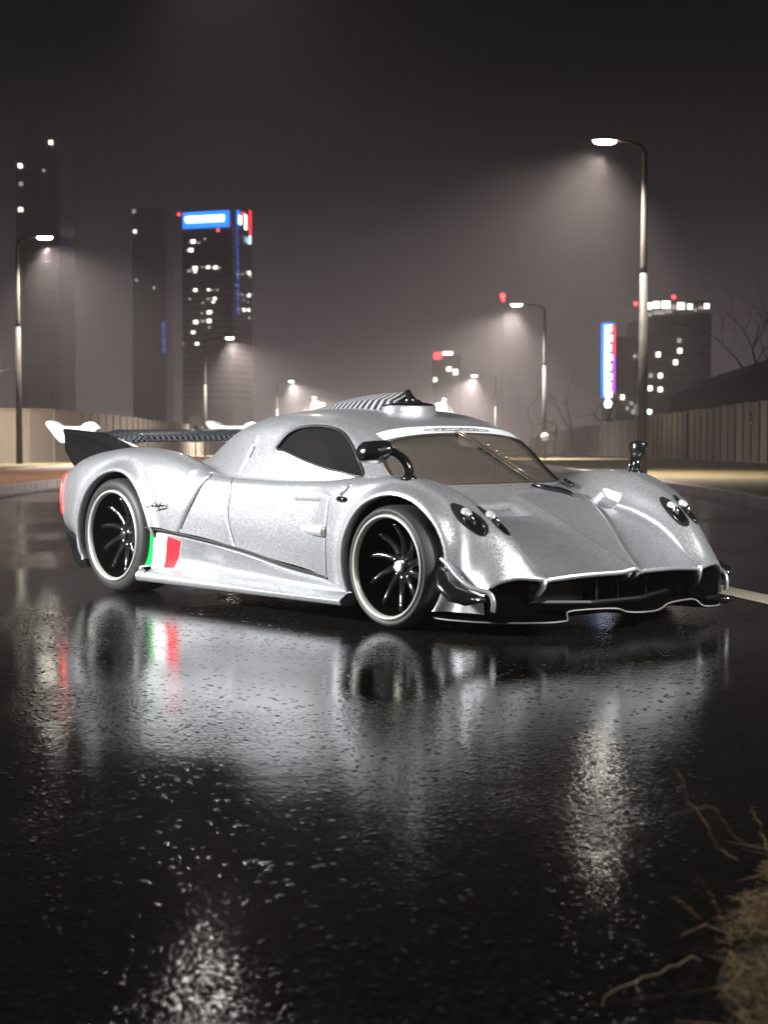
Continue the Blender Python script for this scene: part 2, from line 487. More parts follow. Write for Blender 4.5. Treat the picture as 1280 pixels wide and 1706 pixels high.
WS = [(.748, 0), (.745, .2), (.74, .36), (.732, .50), (.722, .575), (.745, .62), (.81, .648), (.92, .662), (.98, .650), (1.045, .50), (1.083, .25), (1.096, 0)]

SKIRT_T = [-1.13, -.9, -.56, -.05, .37, .82, 1.0]
SILL = [.455, .437, .408, .352, .288, .243, .20]
def skirt_grid(nt=260, nj=80):
    t = np.linspace(-1.10, 1.0, nt)
    zt = pchip(SKIRT_T, np.array(SILL)[:, None], t)[:, 0] - .016
    jq = np.linspace(0, 8, nj)
    hol = np.exp(-((t + .45) / .28) ** 2)                 # hollow behind the flag
    zl = .175 - .02 * sstep(t, -.9, .9)
    rows = []
    for i, x in enumerate(t):
        h = hol[i]; k = sstep(np.array(x), -.9, 0.2)
        ztop = zt[i]
        # top edge, face, hollow, lip
        P = [(1.00, ztop), (1.055 - .0 * k, ztop - .006), (1.062 - .025 * h - .02 * k, ztop - .3 * (ztop - zl[i])),
             (1.066 - .05 * h - .03 * k, ztop - .65 * (ztop - zl[i])), (1.075 - .02 * h - .01 * k, zl[i] + .012), (1.115, zl[i] - .018), (1.13, .125), (1.118, .098), (1.02, .09)]
        rows.append(P)
    A = np.array(rows)
    C = pchip(np.arange(9), np.swapaxes(A, 0, 1), jq)
    C = np.swapaxes(C, 0, 1)
    G = np.dstack([np.broadcast_to(t[:, None], C.shape[:2]), C[..., 0], C[..., 1]])
    for _ in range(3):
        N = G.copy(); N[:, 1:-1] = .25 * G[:, :-2] + .5 * G[:, 1:-1] + .25 * G[:, 2:]; G = N
    return G

class Chart:
    """height field over a 2D chart of a vertex cloud: side (x,z)->y, top (x,y)->z"""
    def __init__(s, P, kind):
        s.kind = kind
        if kind == 'side': s.uv, s.h = P[:, [0, 2]], P[:, 1]
        else: s.uv, s.h = P[:, [0, 1]], P[:, 2]
    def at(s, UV, off=0.0, k=14, sig=.012):
        UV = np.atleast_2d(np.array(UV, float)); out = np.zeros((len(UV), 3)); nn = np.zeros((len(UV), 3))
        for i, (u, v) in enumerate(UV):
            d2 = (s.uv[:, 0] - u) ** 2 + (s.uv[:, 1] - v) ** 2
            idx = np.argpartition(d2, k)[:k]
            w = np.sqrt(np.exp(-d2[idx] / (2 * max(sig ** 2, d2[idx].mean()))) + 1e-9)
            A = np.column_stack([np.ones(k), s.uv[idx, 0] - u, s.uv[idx, 1] - v]) * w[:, None]
            c = np.linalg.lstsq(A, s.h[idx] * w, rcond=None)[0]
            if s.kind == 'side':
                p = np.array([u, c[0], v]); n = np.array([-c[1], 1, -c[2]])
            else:
                p = np.array([u, v, c[0]]); n = np.array([-c[1], -c[2], 1])
            n /= np.linalg.norm(n)
            out[i] = p + n * off; nn[i] = n
        s.n = nn
        return out

def poly_sd(U, V, line):
    """signed distance to closed polyline, negative inside"""
    L = np.array(line)
    d = seg_dist(U, V, np.vstack([L, L[:1]]))
    ins = np.zeros(U.shape, bool)
    n = len(L)
    for i in range(n):
        x0, y0 = L[i]; x1, y1 = L[(i + 1) % n]
        c = ((y0 > V) != (y1 > V)) & (U < (x1 - x0) * (V - y0) / (y1 - y0 + 1e-15) + x0)
        ins ^= c
    return np.where(ins, -d, d)
#SURF>>
# ================================================================== THE CAR
YAW = math.atan2(-0.76020, 0.64969)
CAR_O = (-0.0395, 11.5222, 0)
car = empty('sports_car', CAR_O, YAW)
tag(car, 'low silver sports car with black wheels and rear wing standing on the wet road', 'car')

def part(o, label=None):
    if label: o['label'] = label
    return o

def trim(G, sd, side, extra_keep=None):
    """cut away grid cells where sd < 0, sliding the crossing vertices onto the curve"""
    G = G.copy(); nt, nj = sd.shape
    ins = sd < 0
    P = G.copy()
    best = np.full(sd.shape, 9.0)
    for di, dj in ((1, 0), (-1, 0), (0, 1), (0, -1), (1, 1), (1, -1), (-1, 1), (-1, -1)):
        a0, a1 = max(0, -di), nt - max(0, di)
        b0, b1 = max(0, -dj), nj - max(0, dj)
        A = (slice(a0, a1), slice(b0, b1)); B = (slice(a0 + di, a1 + di), slice(b0 + dj, b1 + dj))
        ok = ins[A] & ~ins[B]
        t = sd[B] / (sd[B] - sd[A] + 1e-12)
        ln = np.linalg.norm(G[A] - G[B], axis=2) * (1 - t)
        upd = ok & (ln < best[A])
        newp = G[B] + (G[A] - G[B]) * t[..., None]
        sub = P[A]; sub[upd] = newp[upd]; P[A] = sub
        bb = best[A]; bb[upd] = ln[upd]; best[A] = bb
    # grid cells to keep: at least one corner outside
    c = ~ins
    cell = c[:-1, :-1] | c[1:, :-1] | c[:-1, 1:] | c[1:, 1:]
    idx = np.arange(nt * nj).reshape(nt, nj)
    q = np.stack([idx[:-1, :-1], idx[1:, :-1], idx[1:, 1:], idx[:-1, 1:]], -1)[cell]
    if side > 0: q = q[:, ::-1]
    V = P.reshape(-1, 3).copy(); V[:, 1] *= side
    used = np.zeros(len(V), bool); used[q.ravel()] = True
    mp = -np.ones(len(V), int); mp[used] = np.arange(used.sum())
    return V[used], mp[q]

def fast_mesh(name, V, Q, m, parent=None):
    me = bpy.data.meshes.new(name)
    me.vertices.add(len(V)); me.vertices.foreach_set('co', np.asarray(V, np.float32).ravel())
    me.loops.add(Q.size); me.loops.foreach_set('vertex_index', Q.astype(np.int32).ravel())
    me.polygons.add(len(Q)); me.polygons.foreach_set('loop_start', np.arange(0, Q.size, 4, dtype=np.int32))
    me.update(calc_edges=True); me.validate()
    me.polygons.foreach_set('use_smooth', [True] * len(me.polygons))
    me.materials.append(m)
    o = bpy.data.objects.new(name, me); COL.objects.link(o)
    if parent: o.parent = parent
    return o

def mirror(P, s):
    P = np.array(P, float).copy(); P[:, 1] *= s
    return P

BG = {1: body_grid(far=True), -1: body_grid(far=False)}
ARCH = {'F': (1.385, .345, .385), 'R': (-1.40, .375, .425)}
allV, allQ, off = [], [], 0
for s in (-1, 1):
    G = BG[s]
    x, y, z = G[..., 0], G[..., 1], G[..., 2]
    sd = np.full(x.shape, 1.0)
    for cx, cz, r in ARCH.values():
        q = np.hypot(x - cx, z - cz) - r
        sd = np.where(y > .86, np.minimum(sd, q), sd)
    V, Q = trim(G, sd, s)
    allV.append(V); allQ.append(Q + off); off += len(V)
body = fast_mesh('body', np.vstack(allV), np.vstack(allQ), M['paint'], car)

# charts for things that lie on the body
_b = BG[-1].reshape(-1, 3)
SIDE = Chart(BG[-1][:, 118:].reshape(-1, 3), 'side')
TOPC = {s: Chart(BG[s][280:, :150].reshape(-1, 3), 'top') for s in (-1, 1)}

# rolled arch edges, wheel wells
for s in (-1, 1):
    for k, (cx, cz, r) in ARCH.items():
        arch_mb, well_mb = MB(), MB()
        a0, a1 = (-28, 205) if k == 'R' else (-32, 206)
        pts2, Y = [], []
        for a in np.linspace(R(a0), R(a1), 70):
            u, v = cx + (r + .004) * cos(a), cz + (r + .004) * sin(a)
            pts2.append((u, v))
        zlow = .10 if k == 'F' else .12
        L3 = SIDE.at([(u, max(v, .13)) for u, v in pts2], 0.0)
        rows = []
        for (u, v), p in zip(pts2, L3):
            if v < zlow: continue
            rows.append((u, min(p[1], 1.15), v, (u - cx) / r, (v - cz) / r))
        V = []
        for u, yy, v, cu, cv in rows:
            for dr, dy in ((.014, -.010), (.004, .003), (-.006, .000), (-.010, -.012), (-.008, -.05)):
                V.append((u + cu * dr, (yy + dy) * s, v + cv * dr))
        m = 5; n = len(rows)
        arch_mb.add(V, [(i * m + j, i * m + j + 1, (i + 1) * m + j + 1, (i + 1) * m + j) for i in range(n - 1) for j in range(m - 1)])
        V = []
        for u, yy, v, cu, cv in rows:
            for dr, dy in ((-.002, -.035), (.02, -.06), (.0, -.33)):
                V.append((u + cu * dr, (yy + dy) * s, v + cv * dr))
        m = 3; b = len(V)
        V.append((cx, .78 * s, cz)); Fw = [(i * m + j, i * m + j + 1, (i + 1) * m + j + 1, (i + 1) * m + j) for i in range(n - 1) for j in range(2)]
        Fw += [(i * m + 2, (i + 1) * m + 2, b) for i in range(n - 1)]
        well_mb.add(V, Fw)
        arch_mb.build('wheel_arch_edge', M['paint'], car, True)
        well_mb.build('wheel_well', M['void'], car, True)

# ---- skirts
def grid_faces(nt, nj, flip=False):
    Fc = [(i * nj + j, i * nj + j + 1, (i + 1) * nj + j + 1, (i + 1) * nj + j) for i in range(nt - 1) for j in range(nj - 1)]
    return [f[::-1] for f in Fc] if flip else Fc
SK = skirt_grid()
SKC = Chart(SK[:, :46].reshape(-1, 3), 'side')
for s in (-1, 1):
    V = mirror(SK.reshape(-1, 3), s)
    nt, nj = SK.shape[:2]
    Fc = grid_faces(nt, nj, s < 0)
    Fc.append(tuple((nt - 1) * nj + j for j in range(nj)))
    Fc.append(tuple(range(nj))[::-1])
    mesh('side_skirt', V, Fc, M['paint'], car)
    # dark shut line above the skirt
    L = [(x, .9975 if i else .99, zz - .004) for i, (x, zz) in enumerate(zip(SKIRT_T[:-1], SILL[:-1]))]
    L = spline(SIDE.at([(t, z + .006) for t, z in zip(SKIRT_T[:-1], SILL[:-1])], 0) - np.array([0, .0, .012]), 50)
    V, Fc = tube_vf(mirror(L, s), .0085, 6)
    mesh('sill_shut_line', V, Fc, M['ink'], car)

seams = [('door_shut_line', [(-.475, .79), (-.52, .73), (-.58, .62), (-.695, .45)], .0075), ('door_shut_line', [(-.245, .775), (-.21, .70), (-.215, .55), (-.16, .385)], .0035), ('door_shut_line', [(.80, .69), (.80, .50), (.80, .25)], .0035)]
for s in (-1, 1):
    for nm_, L, r_ in seams:
        P = SIDE.at(spline(L, 24), -.001)
        V, Fc = tube_vf(mirror(P, s), r_, 6)
        mesh(nm_, V, Fc, M['satin_black'], car)

# ---- canopy
CG = canopy_grid()
x, y, z = CG[..., 0], CG[..., 1], CG[..., 2]
jj = np.broadcast_to(np.linspace(0, 7, CG.shape[1])[None], x.shape)
WSF = spline(WS, 66)                        # half outline on +y
WS_FULL = np.vstack([WSF, WSF[::-1][1:-1] * [1, -1]])
sdw = poly_sd(x, y, WS_FULL)
sds = poly_sd(x, z, SIDE_WIN_LINE[:-1])
sd = np.where((x > .45) & (x < 1.2), sdw, 1.0)
sd = np.minimum(sd, np.where(jj > 2.6, sds, 1.0))
allV, allQ, off = [], [], 0
for s in (-1, 1):
    V, Q = trim(CG, sd, s)
    allV.append(V); allQ.append(Q + off); off += len(V)
fast_mesh('cabin_shell', np.vstack(allV), np.vstack(allQ), M['paint'], car)
CTOP = Chart(np.vstack([mirror(CG[140:, :100].reshape(-1, 3), s) for s in (-1, 1)]), 'top')
CSIDE = Chart(CG[60:, 48:].reshape(-1, 3), 'side')

def patch(chart, outline, off, name, m, parent, s=1, rings=8, smooth=True):
    O2 = np.array(outline, float); c = O2.mean(0)
    UV = [c] + [c + (p - c) * (k / rings) for k in range(1, rings + 1) for p in O2]
    V = mirror(chart.at(UV, off), s)
    n = len(O2)
    Fc = [(0, 1 + i, 1 + (i + 1) % n) for i in range(n)]
    for k in range(rings - 1):
        a, b = 1 + k * n, 1 + (k + 1) * n
        Fc += [(a + i, b + i, b + (i + 1) % n, a + (i + 1) % n) for i in range(n)]
    if (chart.kind == 'side') == (s > 0): Fc = [f[::-1] for f in Fc]
    return mesh(name, V, Fc, m, parent, smooth)

wsg = patch(CTOP, [tuple(np.array([.92, 0]) + (p - [.92, 0]) * 1.015) for p in WS_FULL[::2]], -.010, 'windscreen', M['windscreen'], car, rings=16)
edge = CTOP.at(WS_FULL, .001)
V, Fc = tube_vf(np.vstack([edge, edge[:1]]), .0065, 6, False)
mesh('windscreen_seal', V, Fc, M['trim'], car)
SWL = np.array(SIDE_WIN_LINE[:-1]); cw = SWL.mean(0)
for s in (-1, 1):
    patch(CSIDE, [tuple(cw + (p - cw) * 1.02) for p in SWL[::2]], -.012, 'side_window', M['sideglass'], car, s, rings=10)
    e = mirror(CSIDE.at(SWL, -.002), s)
    V, Fc = tube_vf(np.vstack([e, e[:1]]), .0105, 6, False)
    mesh('side_window_seal', V, Fc, M['satin_black'], car)

# interior seen through the glazing: seats, dash, wheel
for s in (-1, 1):
    seat = empty('seat'); seat.parent = car
    mb = MB(); mb.tube([(.30, s * .36, .42), (.02, s * .36, .44), (-.12, s * .36, .62), (-.22, s * .36, .86), (-.25, s * .36, 1.0)], [.10, .20, .19, .16, .09], 12, True, .45)
    mb.build('seat_shell', mat('seat_tan', (.16, .12, .085), .6), seat, True)
mb = MB(); mb.box((.80, 0, .62), (.34, 1.3, .20)); mb.box((-.52, 0, .75), (.05, 1.3, .5)); mb.box((.3, 0, .40), (1.6, .22, .18)); mb.build('dashboard', mat('dash', (.05, .045, .04), .6), car)
V, Fc = lathe_y([(0, 0)], 3)
P = [(.56 + .03 * sin(a), .36 + .16 * cos(a), .80 + .15 * sin(a)) for a in np.linspace(0, 2 * pi, 30)]
V, Fc = tube_vf(P, .014, 6, False); mesh('steering_wheel', V, Fc, M['satin_black'], car)

# windscreen banner with its oval and lettering
bx0, bx1 = .655, .738
ol = [(bx1 - .004 - .03 * (yy / .6) ** 4, yy) for yy in np.linspace(-.555, .555, 40)] + [(bx0 - .02 * (yy / .6) ** 2, yy) for yy in np.linspace(.555, -.555, 40)]
UV = [(a0 + (b0 - a0) * k / 5, yy) for (b0, yy), (a0, _) in zip(ol[:40], ol[40:][::-1]) for k in range(6)]
V = CTOP.at(UV, .0035)
bn = mesh('windscreen_banner', V, [(i * 6 + k, i * 6 + k + 1, (i + 1) * 6 + k + 1, (i + 1) * 6 + k) for i in range(39) for k in range(5)], M['banner'], car)
ov = [(.702 + .017 * sin(a), .035 + .27 * cos(a)) for a in np.linspace(0, 2 * pi, 60)]
V, Fc = tube_vf(CTOP.at(ov, .0045), .0022, 4, False)
mesh('banner_oval', V, Fc, M['ink'], bn)
def text_mesh(body, size, ext=0.0):
    cu = bpy.data.curves.new('lettering', 'FONT'); cu.body = body; cu.size = size; cu.align_x = 'CENTER'; cu.align_y = 'CENTER'; cu.resolution_u = 3; cu.extrude = ext
    o = bpy.data.objects.new('lettering', cu); COL.objects.link(o)
    bpy.context.view_layer.update()
    me = bpy.data.meshes.new_from_object(o.evaluated_get(bpy.context.evaluated_depsgraph_get()))
    bpy.data.objects.remove(o)
    V = [v.co.copy() for v in me.vertices]; Fc = [tuple(p.vertices) for p in me.polygons]
    return V, Fc
TV, TF = text_mesh('PAGANI', .05)
w = max(v.x for v in TV) - min(v.x for v in TV)
V = CTOP.at([(.702 - v.y * .78, .035 + v.x / w * .36) for v in TV], .0048)
mesh('lettering', V, TF, M['ink'], bn, False)

# wiper: two thin bars crossing the screen from the cowl up to the header
wp = CTOP.at([(.735, .005), (.80, .05), (.87, .105), (.94, .165), (1.0, .225), (1.06, .30)], .022)
mb = MB()
mb.tube(wp, [.005] * 5 + [.011], 6)
mb.tube(wp + np.array([.012, -.022, -.012]), .0045, 6)
mb.tube(wp + np.array([-.006, .028, -.004]) * np.linspace(.2, 1.6, 6)[:, None], .004, 6)
for t in (.35, .47, .6):
    p = wp[0] + (wp[-1] - wp[0]) * t
    q = CTOP.at([(p[0], p[1])], .026)[0]
    mb.tube([q - [.02, .016, 0], q + [.02, .016, 0]], .010, 6)
wip = mb.build('wiper', M['bronze'], car, True)
cowl = TOPC[1].at([(1.10, .30), (1.16, .36), (1.22, .395), (1.28, .415), (1.33, .42)], .012)
V, Fc = tube_vf(cowl, [.022, .040, .046, .034, .008], 12, True, .4)
mesh('wiper_cowl', V, Fc, M['gloss_black'], car)
q = TOPC[1].at([(1.06, .62), (1.13, .60), (1.17, .58)], .02)
V, Fc = tube_vf(q, [.012, .014, .008], 8, True)
mesh('scuttle_clip', V, Fc, M['gloss_black'], car)

# ---- roof scoop: carbon blade, silver collar and black snorkel mouth
mb = MB()
xs = np.linspace(-.72, .30, 34)
base = CTOP.at([(x, 0.0) for x in np.clip(xs, -.28, .3)], 0)
rows = []
zt = pchip([-.72, -.5, -.2, 0, .15, .28, .30], np.array([1.192, 1.235, 1.283, 1.302, 1.310, 1.312, 1.300])[:, None], xs)[:, 0]
zr = pchip([-.81, -.55, -.30, 0, .25, .45], np.array([1.112, 1.172, 1.20, 1.205, 1.195, 1.16])[:, None], xs)[:, 0]
hw = np.interp(xs, [-.72, -.4, 0, .3], [.05, .12, .155, .15])
for i, x_ in enumerate(xs):
    for a, b in ((-1.25, -.0), (-1.0, .30), (-.72, .62), (-.40, .78), (-.16, .92), (0, 1.0), (.16, .92), (.40, .78), (.72, .62), (1.0, .30), (1.25, -.0)):
        rows.append((x_, a * hw[i], zr[i] - .012 + b * (zt[i] - zr[i] + .012)))
mesh('roof_scoop', rows, grid_faces(34, 11, True) + [tuple(33 * 11 + k for k in range(11))], M['carbon'], car)
# silver collar standing on the roof in front of the blade
n = 48
V = []
for k in range(n):
    a = 2 * pi * k / n
    cx, ry, rx = .315, .19, .115
    ex = cx + rx * cos(a) * (1.0 if cos(a) > 0 else 1.8)
    ey = ry * sin(a) * (1.0 if cos(a) > 0 else (1 - .35 * cos(a) ** 2))
    zz = np.interp(ex, [-.3, 0, .25, .45, .5], [1.20, 1.205, 1.19, 1.150, 1.135])
    V += [(ex * 1.02, ey * 1.08, zz - .02), (ex, ey, zz + .03), (ex, ey, 1.222 - .02 * max(0, -cos(a))), (cx + (ex - cx) * .93, ey * .93, 1.228 - .02 * max(0, -cos(a)))]
mesh('scoop_collar', V, [(i * 4 + j, ((i + 1) % n) * 4 + j, ((i + 1) % n) * 4 + j + 1, i * 4 + j + 1) for i in range(n) for j in range(3)], M['paint'], car)
V = []
for k in range(n):
    a = 2 * pi * k / n
    for t, zz in ((1.06, 1.222), (.95, 1.236), (.55, 1.247), (.0, 1.252)):
        V.append((.315 + .108 * t * cos(a) * (1.0 if cos(a) > 0 else 1.3), .175 * t * sin(a), zz))
lid = mesh('scoop_lid', V, [(i * 4 + j, ((i + 1) % n) * 4 + j, ((i + 1) % n) * 4 + j + 1, i * 4 + j + 1) for i in range(n) for j in range(3)], M['gloss_black'], car)
V, Fc = tube_vf([(.31, 0, 1.245), (.315, 0, 1.27), (.30, 0, 1.295), (.285, 0, 1.318)], [.060, .032, .022, .020], 10)
mesh('scoop_nose', V, Fc, M['gloss_black'], lid)
# small vent teardrop on the rear pillar
for s in (-1, 1):
    el = [(-.40 + .06 * cos(a) - .03 * sin(a), .955 + .055 * sin(a)) for a in np.linspace(0, 2 * pi, 24)[:-1]]
    patch(CSIDE, el, .006, 'pillar_vent', M['paint'], car, s, 5)

# ---- nose: rolled lip, struts and the dark intake behind it
fr = {s: BG[s][-1].copy() for s in (-1, 1)}
mb = MB()
for s in (-1, 1):
    E = mirror(fr[s], s)
    # lip rolls down and back
    V = []
    for k in range(0, len(E), 2):
        p = E[k]; dn = 1.0 if k < 150 else .3
        V += [tuple(p), (p[0] + .006, p[1], p[2] - .010 * dn), (p[0] + .002, p[1] * (1 - .0), p[2] - .024 * dn), (p[0] - .03, p[1] - s * .02 * (k > 150), p[2] - .028 * dn), (p[0] - .12, p[1] - s * .03 * (k > 150), p[2] - .02 * dn)]
    nr = len(V) // 5
    mb.add(V, grid_faces(nr, 5, s > 0))
mb.build('nose_lip', M['paint'], car, True)
mb = MB()
for s in (-1, 1):
    P = [(2.105, s * .635, .295), (2.10, s * .64, .25), (2.08, s * .655, .21), (2.03, s * .67, .17)]
    mb.tube(P, [.022, .018, .014, .008], 8, True, 1.4)
    mb.build('intake_strut', M['paint'], car, True); mb = MB()
for yy in (-.035, .035):
    mb = MB(); mb.tube([(2.165, yy + .01, .305), (2.15, yy + .01, .28), (2.12, yy, .25)], [.020, .014, .006], 8)
    mb.build('spine_tip', M['paint'], car, True)
mb = MB()
mb.box((1.87, 0, .20), (.16, 1.40, .27)); mb.box((1.87, -.82, .19), (.26, .25, .19)); mb.box((1.87, .82, .19), (.26, .25, .19)); mb.box((1.98, 0, .272), (.20, 1.30, .02))
mb.box((1.93, 0, .085), (.30, 1.86, .012))
mb.build('front_intake', M['void'], car)
mb = MB()
mb.box((1.96, -.40, .215), (.02, .42, .13)); mb.box((2.0, -.16, .215), (.10, .02, .13))
for yy in (.1, .34): mb.box((1.95, yy, .20), (.04, .012, .13))
mb.tube([(2.0, .18, .22), (2.03, .24, .235), (2.0, .30, .22)], .012, 6)
mb.tube([(1.94, -.55, .15), (2.04, -.2, .135), (2.04, .2, .135), (1.94, .55, .15)], .014, 6)
mb.build('intake_fittings', M['satin_black'], car)
# splitter: plan outline with a raised centre and a small tongue
sp = [(1.62, 1.00, .085), (1.74, 1.03, .08), (1.98, .93, .075), (2.17, .74, .075), (2.215, .60, .078), (2.20, .555, .085), (2.17, .52, .118), (2.19, .40, .125), (2.235, .22, .122), (2.25, .14, .10), (2.275, .06, .094), (2.28, 0, .094)]
O = np.array(sp); Oc = np.vstack([O, O[::-1][1:] * [1, -1, 1]])
Oc = spline(Oc, 160)
V = []
for p in Oc:
    V += [(1.60, p[1] * .95, .10), (p[0] - .05, p[1] * .97, p[2] + .012), (p[0] - .004, p[1], p[2] + .010), (p[0] + .004, p[1] * 1.003, p[2]), (p[0] - .006, p[1], p[2] - .012), (1.60, p[1] * .95, .06)]
n6 = len(Oc)
spl = mesh('splitter', V, grid_faces(n6, 6), M['void'], car)
V, Fc = tube_vf(Oc + np.array([.006, 0, -.002]), .0055, 6)
mesh('splitter_edge', V, Fc, mat('splitter_edge_grey', (.16, .16, .16), .45, .3), spl)

# dive planes with silver frame, rounded end blades
for s in (-1, 1):
    P = [(1.745, 1.035, .375), (1.775, 1.065, .325), (1.82, 1.09, .27), (1.89, 1.085, .225), (1.96, 1.055, .205), (2.03, .985, .20)]
    V, Fc = tube_vf(mirror(P, s), [.014, .036, .046, .050, .045, .016], 12, True, .55)
    mesh('dive_plane', V, Fc, M['gloss_black'], car)
    P = [(1.735, 1.03, .40), (1.79, 1.035, .375), (1.86, 1.03, .315), (1.94, 1.01, .262), (2.03, .965, .235), (2.055, .955, .19), (2.05, .955, .135)]
    V, Fc = tube_vf(mirror(spline(P, 30), s), .014, 8)
    mesh('dive_plane_frame', V, Fc, M['paint'], car)
    P = [(2.02, .70, .10), (2.10, .75, .098), (2.17, .80, .10), (2.205, .84, .105)]
    if s > 0:
        V, Fc = tube_vf(mirror(P, s), [.02, .045, .045, .02], 10, True, .6)
        mesh('splitter_end_blade', V, Fc, M['gloss_black'], car)
        V, Fc = tube_vf([(1.88, 1.0, .30), (1.93, 1.03, .275), (1.985, 1.04, .245), (2.03, 1.0, .225)], [.012, .040, .042, .016], 10, True, .7)
        mesh('dive_plane_tip', V, Fc, M['gloss_black'], car)

# ---- headlights
for s in (-1, 1):
    for (hx, hy, a, b, ang) in (((1.84, .828, .113, .038, -.26), (1.838, .733, .118, .039, -.10)) if s > 0 else ((1.805, .892, .112, .040, -.37), (1.862, .768, .100, .031, -.28))):
        el = []
        for q in np.linspace(0, 2 * pi, 40)[:-1]:
            u, v = a * cos(q), b * sin(q) * (1 + .18 * cos(q))
            el.append((hx + u * cos(ang) - v * sin(ang), hy + u * sin(ang) + v * cos(ang)))
        hl = patch(TOPC[s], el, .0035, 'headlight', M['bezel'], car, s, 7)
        # recessed inner bowl ring and lens
        el2 = [(hx + .035 + .062 * cos(q) * cos(ang) - .026 * sin(q) * sin(ang), hy - .004 + .062 * cos(q) * sin(ang) + .026 * sin(q) * cos(ang)) for q in np.linspace(0, 2 * pi, 28)]
        V, Fc = tube_vf(mirror(TOPC[s].at(el2, .004), s), .0035, 5, False)
        mesh('bowl_ring', V, Fc, M['gloss_black'], hl)
        el3 = [(hx + .035 + .058 * cos(q) * cos(ang) - .023 * sin(q) * sin(ang), hy - .004 + .058 * cos(q) * sin(ang) + .023 * sin(q) * cos(ang)) for q in np.linspace(0, 2 * pi, 28)[:-1]]
        patch(TOPC[s], el3, .0045, 'reflector', M['chrome'], hl, s, 4)
        c0 = mirror(TOPC[s].at([(hx - .018, hy + .004)], .004), s)[0]
        V, Fc = [], []
        for i in range(9):
            th = pi / 2 * i / 8
            for k in range(20):
                q = 2 * pi * k / 20
                V.append((c0[0] + .034 * sin(th) * cos(q), c0[1] + .030 * sin(th) * sin(q), c0[2] + .030 * cos(th) - .012 * sin(th) * cos(q)))
        Fc = [(i * 20 + k, (i + 1) * 20 + k, (i + 1) * 20 + (k + 1) % 20, i * 20 + (k + 1) % 20) for i in range(8) for k in range(20)]
        mesh('lens', V, Fc, M['lamp_glass'], hl)
        c1 = mirror(TOPC[s].at([(hx + .035, hy - .004)], .010), s)[0]
        V, Fc = tube_vf([c0, (c0 + c1) / 2 + [0, 0, .008], c1], [.016, .012, .007], 8)
        mesh('lens_barrel', V, Fc, M['chrome'], hl)

# ---- mirrors on swan-neck stalks
for s in (-1, 1):
    A = TOPC[s].at([(1.36, .93)], 0)[0]
    st = empty('mirror'); st.parent = car
    if s < 0:
        P = spline([(A[0], A[1], A[2] - .01), (A[0] + .0, A[1] + .005, A[2] + .055), (A[0] - .03, A[1] + .02, A[2] + .105), (A[0] - .075, A[1] + .05, A[2] + .140), (A[0] - .13, A[1] + .09, A[2] + .158)], 24)
        V, Fc = tube_vf(mirror(P, s), np.interp(np.linspace(0, 1, len(P)), [0, .2, .5, 1], [.034, .031, .029, .034]), 10, True, .75)
        mesh('stalk', V, Fc, M['gloss_black'], st)
        P = [(A[0] - .085, A[1] + .055, A[2] + .150), (A[0] - .10, A[1] + .085, A[2] + .152), (A[0] - .125, A[1] + .13, A[2] + .140), (A[0] - .155, A[1] + .185, A[2] + .140), (A[0] - .17, A[1] + .225, A[2] + .150)]
        V, Fc = tube_vf(mirror(spline(P, 24), s), np.interp(np.linspace(0, 1, 25), [0, .15, .5, .85, 1], [.028, .060, .078, .068, .026]), 16, True, .85)
        mesh('mirror_shell', V, Fc, M['gloss_black'], st)
    else:
        V, Fc = tube_vf([(A[0], A[1], A[2] - .01), (A[0] + .005, A[1] + .002, A[2] + .05), (A[0] + .002, A[1] + .012, A[2] + .10)], [.040, .029, .026], 10, True, .9)
        mesh('stalk', V, Fc, M['gloss_black'], st)
        V, Fc = tube_vf([(A[0] + .002, A[1] + .010, A[2] + .085), (A[0] + .0, A[1] + .016, A[2] + .125), (A[0] - .006, A[1] + .030, A[2] + .150), (A[0] - .012, A[1] + .040, A[2] + .168), (A[0] - .012, A[1] + .040, A[2] + .178)], [.026, .042, .052, .054, .042], 12, True, 1.2)
        mesh('mirror_shell', V, Fc, M['gloss_black'], st)
    V, Fc = tube_vf(mirror([(A[0] - .0, A[1], A[2] - .012), (A[0] + .0, A[1], A[2] + .012)], s), [.055, .034], 14)
    mesh('mirror_foot', V, Fc, M['gloss_black'], st)
    V, Fc = tube_vf(mirror([(A[0] - .035, A[1] - .02, A[2]), (A[0] - .03, A[1] - .01, A[2] + .045), (A[0] - .04, A[1] + .02, A[2] + .10)], s), .013, 8)
    mesh('stalk_brace', V, Fc, M['gloss_black'], st)

# ---- side details (right side of the car faces the camera)
for s in (-1, 1):
    P = SIDE.at([(.56, .508), (.60, .508), (.68, .506), (.79, .503), (.80, .503)], .006)
    V, Fc = tube_vf(mirror(P, s), [.006, .022, .030, .032, .026], 12, True, 1.0)
    mesh('side_vent_bullet', V, Fc, M['rim'], car)
    P = SIDE.at([(.905, .690), (.93, .690), (.98, .690), (1.005, .690)], .008)
    V, Fc = tube_vf(mirror(P, s), [.006, .017, .017, .006], 10)
    mesh('side_repeater', V, Fc, M['gloss_black'], car)
    P = SIDE.at([(.93, .715), (.965, .75), (.985, .775)], .002)
    V, Fc = tube_vf(mirror(P, s), [.012, .014, .008], 8)
    mesh('repeater_fin', V, Fc, M['paint'], car)

